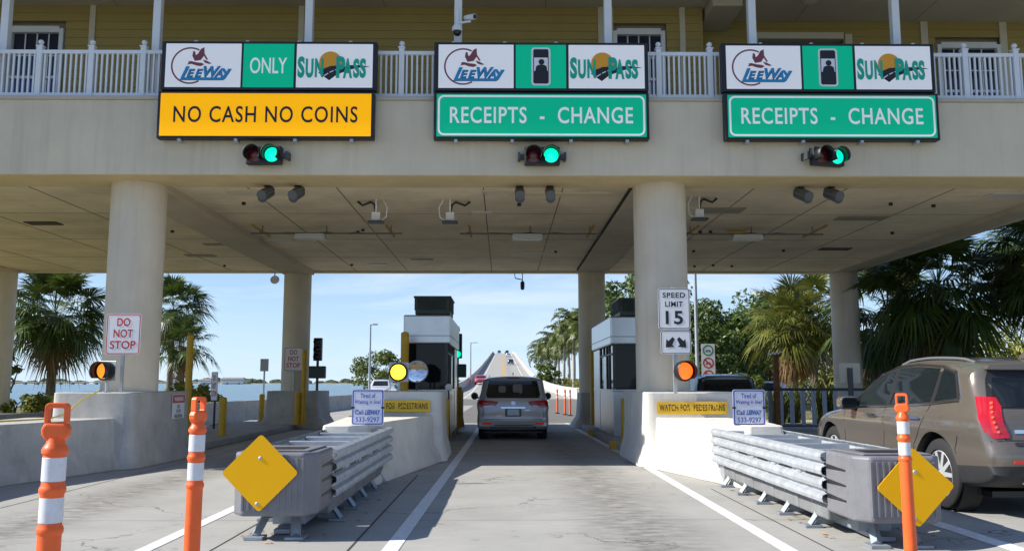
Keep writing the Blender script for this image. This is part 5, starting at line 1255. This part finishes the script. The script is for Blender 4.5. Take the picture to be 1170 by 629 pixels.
# --------------------------------------------------- distant vehicles
def small_car(name, label, cat, loc, rz, color, kind='suv', rx=0, group=None):
    p = mat('paint_' + '_'.join(str(int(x * 100)) for x in color), color, .3, metal=.3, coat=.8)
    if kind == 'pickup': out = [(.05, .4), (0, .6), (.02, 1.12), (.6, 1.14), (1.7, 1.14), (1.85, 1.2), (2.05, 1.78), (2.3, 1.86), (3.3, 1.86), (3.6, 1.78), (4.3, 1.24), (5.2, 1.16), (5.5, 1.0), (5.55, .5), (5.3, .36), (2.7, .34)]; L_ = 5.55; bl = 1.2
    elif kind == 'sedan': out = [(.05, .35), (0, .6), (.03, .98), (.4, 1.04), (1.1, 1.38), (1.6, 1.45), (2.4, 1.42), (3.3, 1.0), (4.3, .85), (4.6, .6), (4.55, .3), (2.3, .22)]; L_ = 4.6; bl = .95
    else: out = [(.05, .35), (0, .6), (.06, 1.0), (.3, 1.55), (.5, 1.68), (1.5, 1.74), (2.5, 1.68), (3.4, 1.12), (4.4, .98), (4.7, .7), (4.65, .35), (2.3, .24)]; L_ = 4.7; bl = 1.05
    sp = dict(outline=out, L=L_, hw=.95, wr=.36, W=mk_W(.95, L_, bl, .2), crown=.05, rad=.11, n=80, arches=[(1.0, .40), (L_ - 1.0, .40)], cut=False)
    k = Car(name, label, cat, loc, rz, sp, p, group=group); k.root.rotation_euler = (rx, 0, rz)
    h = max(z for _, z in out)
    ry = {'pickup': (1.84, 2.06), 'sedan': (.45, 1.08), 'suv': (.08, .32)}[kind]
    k.decal('rear_window', [(-.66, bl + .08), (.66, bl + .08), (.56, h - .14), (-.56, h - .14)], 'rear', car_glass, .006, .2)
    k.decal('windscreen', [(-.68, bl + .1), (.68, bl + .1), (.58, h - .14), (-.58, h - .14)], 'front', car_glass, .006, .2)
    wy0, wy1 = {'pickup': (2.1, 4.1), 'sedan': (.9, 3.1), 'suv': (.5, 3.2)}[kind]
    for sg, sd in ((-1, 'left'), (1, 'right')):
        k.decal('side_window', [(wy0, bl + .07), (wy1, bl + .05), (wy1 - .6, h - .17), (wy0 + .35, h - .15)], sd, side_glass, .005, .25)
        k.decal('tail_lamp', rrect(.2, .16, .03, sg * .74, .9 if kind != 'sedan' else .82, 2), 'rear', lampred, .008, .15)
        k.decal('headlight', rrect(.3, .14, .04, sg * .66, .80 if kind != 'pickup' else .95, 2), 'front', lampclr, .008, .15)
        for y in (1.0, L_ - 1.0): k.wheel(y, sg, rim_m, .36, .22, 5)
    k.decal('licence_plate', rrect(.31, .155, .012, 0, .62, 2), 'rear', plate_m2, .008, .2)
    k.decal('grille', rrect(.7, .16, .04, 0, .62 if kind != 'pickup' else .8, 2), 'front', black_m, .006, .2)
    return k
small_car('pickup_truck', 'white pickup coming this way beyond the left parapet beside the green bush', 'pickup', (-10.5, 79.5, -.03), R(180), (.75, .76, .77), 'pickup')
def on_bridge(x, y): return (x, y, zbridge(y) + .012), math.atan2(zbridge(y + 3) - zbridge(y), 3)
for nm, lab, x, y, col, kd, fw_ in (('sedan', 'red car coming down the left side of the bridge, partly behind the minivan', -3.5, 140, (.55, .02, .02), 'sedan', False),
        ('sport_utility_car', 'dark blue car climbing the bridge, nearest above the minivan roof', 2.2, 262, (.06, .09, .16), 'suv', True),
        ('sport_utility_car', 'white car climbing the bridge, middle of the right hand lane', 2.1, 372, (.7, .7, .7), 'suv', True),
        ('sport_utility_car', 'small dark car near the crest in the right lane of the bridge', 2.0, 468, (.05, .05, .06), 'suv', True),
        ('sedan', 'tiny grey car at the very crest on the right of the yellow lines', 1.7, 515, (.2, .2, .22), 'suv', True),
        ('sport_utility_car', 'tiny dark car coming over the bridge crest on the left of the yellow lines', -2.2, 478, (.07, .08, .1), 'suv', False)):
    p, a = on_bridge(x, y); small_car(nm, lab, 'car', p, 0 if fw_ else R(180), col, kd, a if fw_ else -a, 'cars on the bridge')
for lab, x, y, rz in (('white parked car seen through the grey fence, nearer the rusty post', 19.5, 60, R(80)), ('white parked car seen through the grey fence, right of the sabal trunk', 24.5, 62, R(75))):
    small_car('parked_car', lab, 'car', (x, y, -.05), rz, (.72, .74, .78), 'suv', group='cars parked beyond the fence')
# ================================================================== PLANTS
bark = mat('palm_bark', (.16, .13, .095), .9, var=.35, scale=5, bump=.6, bscale=14)
bark_pale = mat('royal_trunk', (.42, .40, .36), .8, var=.12, scale=2, streak=.25)
bark_br = mat('tree_bark', (.11, .09, .065), .9, var=.3, scale=4, bump=.5, bscale=12)
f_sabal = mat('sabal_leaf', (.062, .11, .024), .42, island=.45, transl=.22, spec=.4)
f_sabal_y = mat('sabal_leaf_sunny', (.13, .165, .035), .45, island=.45, transl=.3, spec=.4)  # lighter, yellower copy of the sabal leaf, sunlight put into its colour
f_dead = mat('dead_frond', (.21, .145, .075), .85, island=.4, transl=.15)
f_royal = mat('royal_leaf', (.09, .13, .03), .45, island=.4, transl=.25)
f_tree = mat('tree_leaf', (.075, .135, .028), .45, island=.45, transl=.25)
f_mang = mat('mangrove_leaf', (.10, .155, .025), .45, island=.4, transl=.3)
f_bush = mat('bush_leaf', (.19, .24, .032), .5, island=.45, transl=.3)
f_fern = mat('strap_leaf', (.09, .13, .03), .45, island=.5, transl=.3)
f_hedge = mat('hedge_leaf', (.17, .19, .03), .5, island=.4, transl=.3)

def fan(mb, o, az, el, lp, lf, rr, droop=.5, nl=30):
    d = Vector((math.cos(az) * math.cos(el), math.sin(az) * math.cos(el), math.sin(el)))
    h = o + d * lp * .55; d2 = (d + Vector((0, 0, -.32 * droop - .1))).normalized(); hub = h + d2 * lp * .45
    side = d2.cross(Vector((0, 0, 1)));
    if side.length < .05: side = Vector((1, 0, 0))
    side.normalize(); side = (side + Vector((0, 0, rr.uniform(-.5, .5)))).normalized(); up = side.cross(d2).normalized()
    w = .016; mb.add([o + side * w, o - side * w, h + side * w, h - side * w, hub + side * w * .6, hub - side * w * .6], [(0, 1, 3, 2), (2, 3, 5, 4)])
    for k in range(nl):
        a = (k / (nl - 1) - .5) * R(250) + rr.uniform(-.03, .03)
        dr = (d2 * math.cos(a) + side * math.sin(a) + up * (.25 * abs(math.sin(a)) - .05)).normalized()
        ln = lf * (.72 + .28 * math.cos(a * .7)) * rr.uniform(.85, 1.08); pr = dr.cross(up).normalized()
        p0 = hub + dr * ln * .06; p1 = hub + dr * ln * .55 + Vector((0, 0, -.10 * droop * ln)); p2 = hub + dr * ln * .98 + Vector((0, 0, -(.30 + .45 * rr.random()) * droop * ln))
        w0, w1 = .012, .030 * lf
        mb.add([p0 + pr * w0, p0 - pr * w0, p1 + pr * w1, p1 - pr * w1, p2], [(0, 1, 3, 2), (2, 3, 4)])
def sabal(label, x, y, hz, seed, n=42, lf=1.05, lp=1.15, m=f_sabal, dead=12, lean=0., group='sabal palms', nl=30, name='sabal_palm', boots=True):
    rr = random.Random(seed); t = thing(name, label, 'palm', (x, y, -.05), 0, group)
    pts = [(lean * (k / 6) ** 1.6, 0, hz * k / 6) for k in range(7)]
    mb = MB().tube(pts, [.24, .19, .17, .17, .175, .19, .21], 12)
    if boots:
        for k in range(60):
            q = rr.uniform(.45, 1); a = rr.uniform(0, 6.28); zx = lean * q ** 1.6; r = .17
            b = Vector((zx + r * math.cos(a), r * math.sin(a), hz * q)); e = b + Vector((math.cos(a) * .15, math.sin(a) * .15, .22)); sd = Vector((-math.sin(a), math.cos(a), 0)) * .045
            mb.add([b - sd, b + sd, e + sd * .5, e - sd * .5], [(0, 1, 2, 3)])
    mb.build('trunk', bark, t, smooth=True)
    o = Vector(pts[-1]); cm = MB()
    for k in range(n):
        q = k / n; el = R(82 - 120 * q ** .85) + rr.uniform(-.28, .22); az = k * 2.39996 + rr.uniform(-.45, .45)
        fan(cm, o + Vector((0, 0, .25 * (1 - q))), az, el, lp * rr.uniform(.65, 1.25), lf * rr.uniform(.75, 1.12), rr, .35 + .75 * q, nl)
    cm.build('crown', m, t, fix=False)
    if dead:
        dm = MB()
        for k in range(dead):
            az = k * 2.4 + rr.uniform(-.4, .4); fan(dm, o - Vector((0, 0, .15)), az, R(rr.uniform(-80, -45)), lp * rr.uniform(.6, .9), lf * .85, rr, 1.2, nl - 6)
        dm.build('dead_fronds', f_dead, t, fix=False)
    return t
def pinnate(mb, o, az, el, ln, rr, nl=34, wl=.6):
    d = Vector((math.cos(az), math.sin(az), 0)); pts = []
    for k in range(9):
        q = k / 8; e = el - q * q * 2.15; pts.append(((pts[-1] if pts else o) + (d * math.cos(e) + Vector((0, 0, math.sin(e)))) * ln / 8) if k else o.copy())
    mb.tube(pts, [.05, .04, .035, .03, .025, .02, .015, .012, .006], 4)
    side = d.cross(Vector((0, 0, 1))).normalized()
    for k in range(3, nl):
        q = k / nl; f = q * 8; i = min(7, int(f)); p = pts[i].lerp(pts[i + 1], f - i); t = (pts[i + 1] - pts[i]).normalized()
        L_ = wl * (math.sin(math.pi * min(1, q * .93 + .1)) ** .6) * rr.uniform(.8, 1.1)
        for sg in (-1, 1):
            v = (side * sg + t * .55 + Vector((0, 0, rr.uniform(-.5, .35)))).normalized(); e = p + v * L_ + Vector((0, 0, -.35 * L_ * rr.random() - .1 * L_)); mid = p + v * L_ * .5; w = t * .06
            mb.add([p - w * .5, p + w * .5, mid + w, mid - w, e], [(0, 1, 2, 3), (3, 2, 4)])
def royal(label, x, y, z, h, seed, group='pale trunked palms along the bridge road'):
    rr = random.Random(seed); t = thing('royal_palm', label, 'palm', (x, y, z), rr.uniform(0, 6), group)
    lx = rr.uniform(-.4, .4)
    MB().tube([(lx * (k / 6) ** 2, 0, h * k / 6) for k in range(7)], [.26, .21, .23, .24, .21, .18, .15], 12).build('trunk', bark_pale, t, smooth=True)
    MB().tube([(lx, 0, h), (lx, 0, h + .5), (lx, 0, h + 1.0)], [.14, .12, .05], 10).build('crownshaft', mat('crownshaft', (.12, .17, .05), .5), t, smooth=True)
    cm = MB()
    for k in range(25):
        q = k / 25; pinnate(cm, Vector((lx, 0, h + .85)), k * 2.4 + rr.uniform(-.3, .3), R(80 - 95 * q), rr.uniform(3.3, 4.5), rr, 42, .85)
    cm.build('crown', f_royal, t, fix=False)
    return t
def leafball(mb, c, rad, n, size, rr, flat=.8):
    for _ in range(n):
        while True:
            v = Vector((rr.uniform(-1, 1), rr.uniform(-1, 1), rr.uniform(-1, 1)))
            if .15 < v.length < 1: break
        v = v.normalized() * (v.length ** .45); p = c + Vector((v.x * rad, v.y * rad, v.z * rad * flat))
        nn = (v + Vector((rr.uniform(-1, 1), rr.uniform(-1, 1), rr.uniform(-.6, 1.2)))).normalized(); a = nn.cross(Vector((rr.uniform(-1, 1), rr.uniform(-1, 1), rr.uniform(-1, 1)))).normalized(); b = nn.cross(a)
        s_ = size * rr.uniform(.6, 1.3)
        mb.add([p - a * s_, p + b * s_ * .42, p + a * s_, p - b * s_ * .42], [(0, 1, 2, 3)])
def broadleaf(label, x, y, h, rx, seed, m=f_tree, clumps=46, leaves=130, size=.17, zb=.25, name='broadleaf_tree', cat='tree', group=None, z=-.05, trunk=True, ry=None):
    rr = random.Random(seed); t = thing(name, label, cat, (x, y, z), 0, group); ry = ry or rx
    tr = MB(); zs = h * zb; cm = MB(); top = Vector((0, 0, zs))
    if trunk: tr.tube([(0, 0, 0), (.08, .05, zs * .6), (0, 0, zs)], [.03 * h + .05, .024 * h + .03, .02 * h + .03], 9)
    cs = []
    for k in range(clumps):
        while True:
            v = Vector((rr.uniform(-1, 1), rr.uniform(-1, 1), rr.uniform(-.75, 1)))
            if .35 < v.length < 1: break
        c = Vector((v.x * rx, v.y * ry, zs + (h - zs) * .5 + v.z * (h - zs) * .47)); c.z = max(c.z, .25 if not trunk else zs * .7); cs.append(c)
        r = rr.uniform(.16, .30) * max(rx, (h - zs) * .5); leafball(cm, c, r, leaves, size, rr)
    for c in cs[:14]:
        mid = top.lerp(c, .5) + Vector((rr.uniform(-.2, .2), rr.uniform(-.2, .2), .15)); tr.tube([top * .9 if trunk else Vector((0, 0, .02)), mid, c], [.012 * h + .02, .008 * h + .012, .012], 6)
    tr.build('trunk', bark_br, t, smooth=True); cm.build('crown', m, t, fix=False)
    return t
def strap_plant(label, x, y, h, seed, m=f_fern, n=70, w=.03, group='strap leaved plants behind the grey fence', name='strap_plant', cat='plant'):
    rr = random.Random(seed); t = thing(name, label, cat, (x, y, -.06), 0, group); mb = MB()
    for k in range(n):
        a = rr.uniform(0, 6.28); o = Vector((rr.uniform(-.25, .25), rr.uniform(-.25, .25), 0)); d = Vector((math.cos(a), math.sin(a), 0)); sd = Vector((-d.y, d.x, 0)) * w; L_ = h * rr.uniform(.7, 1.15); sp = rr.uniform(.15, .9)
        p = [o, o + d * sp * L_ * .35 + Vector((0, 0, L_ * .62)), o + d * sp * L_ * .75 + Vector((0, 0, L_ * .92)), o + d * sp * L_ * 1.15 + Vector((0, 0, L_ * (.9 - .45 * sp)))]
        mb.add([p[0] - sd, p[0] + sd, p[1] - sd, p[1] + sd, p[2] - sd * .7, p[2] + sd * .7, p[3]], [(0, 1, 3, 2), (2, 3, 5, 4), (4, 5, 6)])
    mb.build('leaves', m, t, fix=False); MB().cyl((0, 0, 0), (0, 0, .15), .12, .08, 8).build('stem', bark_br, t); return t

# left of the plaza
sabal('large sabal palm left of the front left column, standing by the bay', -17.6, 34.5, 4.15, 1, n=64, lf=1.25, lp=1.25, dead=8)
sabal('second sabal palm, with a slim trunk, just right of the front left column', -19.6, 52, 5.9, 2, n=46, lf=1.3, lp=1.35, dead=4)
sabal('low sabal palm crown right behind the slim trunked palm', -18.2, 50, 3.6, 7, n=30, lf=1.1, lp=1.25, dead=3)
broadleaf('bright green sea grape bush between the tall yellow post and the narrow sign', -12.3, 35, 1.75, 1.0, 4, m=f_bush, clumps=20, leaves=70, size=.11, name='sea_grape_bush', cat='bush', trunk=False)
broadleaf('leafy sapling at the far left edge, beside the outermost column', -19.4, 34.0, 2.9, .8, 5, m=f_tree, clumps=16, leaves=40, size=.12, name='sapling', cat='bush', trunk=False)
broadleaf('rounded green mangrove behind the white pickup', -11.6, 84, 4.5, 2.7, 6, m=f_mang, clumps=40, leaves=120, size=.16, zb=.15)
for i, (x, y, h, r, lab) in enumerate(((-18.0, 31, 1.15, 1.0, 'low yellow green shrub at the left edge, beside the outermost column'), (-17.1, 31, 1.2, .9, 'low yellow green shrub under the big left palm'), (-15.8, 31, 1.15, 1.0, 'low yellow green shrub left of the orange delineator handle'), (-16.5, 46, 1.3, 1.2, 'low shrub between the two sabal trunks'), (-13.8, 40, 1.0, 1.0, 'low shrub just left of the slim palm trunk'), (-11.9, 31, 1.05, .8, 'low pale shrub behind the WARNING plate'))):
    broadleaf(lab, x, y, h, r, 30 + i, m=f_bush, clumps=16, leaves=70, size=.09, name='shore_shrub', cat='shrub', trunk=False, group='low shrubs along the shore')
# pale trunked palms on the right of the bridge road
RP = [(9.4, 98, 8.2), (8.6, 107, 8.6), (9.9, 112, 8.0), (8.3, 121, 8.3), (9.6, 128, 8.6), (7.9, 136, 7.4), (9.2, 146, 8.0), (7.6, 158, 8.0), (9.0, 170, 8.4), (7.3, 178, 7.2)]
NTH = ['nearest', 'second', 'third', 'fourth', 'fifth', 'sixth', 'seventh', 'eighth', 'ninth', 'farthest and leftmost']
for i, (x, y, h) in enumerate(RP): royal('pale trunked palm right of the bridge road, %s from the rear column' % NTH[i], x, y, 0, h - 1.5 + .9 * ((i * 7) % 4 - 1.5) * .5, 60 + i)
broadleaf('round bright green tree in front of the pale palm trunks', 6.35, 128, 5.0, 2.0, 9, m=f_mang, clumps=34, leaves=110, size=.17, zb=.12, z=.0, group=None)
broadleaf('small round green bush at the foot of the pale palms near the road wall', 7.4, 112, 2.6, 1.1, 10, m=f_mang, clumps=20, leaves=70, size=.12, zb=.12, name='round_bush', cat='bush')
# hedge above the low wall: one clipped hedge
t = thing('hedge', 'yellow green clipped hedge above the low white wall on the right', 'hedge', (8.4, 90, 0)); mb = MB(); rr = random.Random(8); core = MB()
for k in range(1500):
    y = -31 + 66 * rr.random(); x = (1.15 - .016 * (y + 31)) + rr.uniform(-.55, .55) + (.35 if y < 0 else .15); leafball(mb, Vector((x, y, .95 + max(0, y) * .022 + rr.uniform(-.5, .45))), .3, 6, .11, rr)
mb.build('leaves', f_hedge, t, fix=False)
for k in range(12): core.tube([(.9, -30 + k * 5.5, 0), (.95, -30 + k * 5.5, .9)], .04, 5)
core.build('stems', bark_br, t)
# right hand trees
broadleaf('dense green tree behind the right booth roof and rear column', 8.3, 52, 8.6, 2.6, 12, clumps=60, leaves=150, size=.16)
broadleaf('broad dark green tree right of the speed limit sign, nearest the light pole', 14.0, 58, 7.3, 3.4, 13, clumps=95, leaves=150, size=.17, zb=.08)
broadleaf('broad dark green tree behind the sabal palms', 19.5, 66, 8.3, 4.4, 14, clumps=100, leaves=150, size=.19, zb=.08)
broadleaf('leafy green shrub mass under the broad trees, left of the rusty post', 12.3, 50, 3.0, 2.2, 18, m=f_mang, clumps=40, leaves=120, size=.14, zb=.1, name='bushy_tree')
broadleaf('leafy green shrub mass behind the parked cars', 19.0, 70, 4.4, 4.0, 19, m=f_mang, clumps=50, leaves=120, size=.17, zb=.1, name='bushy_tree')
broadleaf('mid green bushy tree beyond the tan car roof', 21.0, 47, 4.2, 3.2, 15, m=f_bush, clumps=50, leaves=120, size=.15, zb=.1, name='bushy_tree')
broadleaf('bright bushy tree lit by the sun, at the right behind the dark palms', 26.0, 46, 4.4, 3.2, 16, m=f_bush, clumps=50, leaves=120, size=.15, zb=.1, name='bushy_tree')
broadleaf('green bushy tree between the column and the dark palms', 16.6, 44, 3.6, 2.0, 17, m=f_bush, clumps=36, leaves=110, size=.13, zb=.1, name='bushy_tree')
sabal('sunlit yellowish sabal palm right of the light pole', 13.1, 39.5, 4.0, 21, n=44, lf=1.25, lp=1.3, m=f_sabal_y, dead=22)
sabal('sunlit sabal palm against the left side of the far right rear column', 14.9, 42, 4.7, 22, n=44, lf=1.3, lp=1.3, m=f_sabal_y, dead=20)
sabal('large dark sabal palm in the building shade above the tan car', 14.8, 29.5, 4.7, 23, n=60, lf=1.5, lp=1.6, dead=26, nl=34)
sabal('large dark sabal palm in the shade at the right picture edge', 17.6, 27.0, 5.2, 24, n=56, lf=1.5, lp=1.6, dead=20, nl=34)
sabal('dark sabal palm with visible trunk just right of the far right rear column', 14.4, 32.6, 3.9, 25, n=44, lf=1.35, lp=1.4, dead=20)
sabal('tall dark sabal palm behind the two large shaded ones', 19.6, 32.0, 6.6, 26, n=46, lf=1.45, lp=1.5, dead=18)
NM = ['leftmost', 'second', 'third', 'fourth', 'fifth', 'sixth', 'seventh', 'eighth', 'rightmost']
for i in range(9): strap_plant('clump of strap leaves behind the grey fence, %s of the row' % NM[i], 10.3 + i * .72 + (i % 3) * .15, 33.2 + (i % 2) * 1.1, 1.25 + .2 * (i % 3), 80 + i, n=90)
# a sunlit sandy path behind the fence
mb = MB(); mb.add([(8.2, 35.6, -.055), (40, 38, -.055), (40, 40.5, -.055), (8.2, 37.8, -.055)], [(0, 1, 2, 3)]); struct('path', mb, mat('sand', (.42, .38, .30), .95, var=.15, bump=.3))
# grass on the verge
g_m = mat('grass_blade', (.12, .15, .035), .6, island=.5, transl=.2); mb = MB(); rr = random.Random(17)
for k in range(9000):
    if k % 3: x = rr.uniform(-24, -11.6); y = rr.uniform(26, 46)
    else: x = rr.uniform(12.5, 26); y = rr.uniform(24, 44)
    if x < 0 and y < 34 and x > -11.4: continue
    h = rr.uniform(.08, .4) * (1 if k % 3 else .6); a = rr.uniform(0, 6.28); dx, dy = math.cos(a) * .012, math.sin(a) * .012; l_ = rr.uniform(-.12, .12)
    mb.add([(x - dx, y - dy, -.08), (x + dx, y + dy, -.08), (x + l_, y + l_ * .6, h)], [(0, 1, 2)])
tag(mb.build('grass', g_m, fix=False), kind='stuff')
lit = MB()
for k in range(130):
    x = rr.choice([rr.uniform(3.2, 4.4), rr.uniform(-2.7, -1.6)]); y = rr.uniform(8.6, 13); a = rr.uniform(0, 6); s_ = rr.uniform(.015, .04)
    z = zroad(x, y) + .008; lit.add([(x + s_ * math.cos(a), y + s_ * math.sin(a), z), (x + s_ * .5 * math.cos(a + 1.8), y + s_ * .5 * math.sin(a + 1.8), z + .012), (x - s_ * math.cos(a), y - s_ * math.sin(a), z + .004), (x + s_ * .5 * math.cos(a - 1.8), y + s_ * .5 * math.sin(a - 1.8), z)], [(0, 1, 2, 3)])
tag(lit.build('fallen_leaves', mat('leaf_litter', (.30, .20, .10), .9, island=.5), fix=False), kind='stuff')
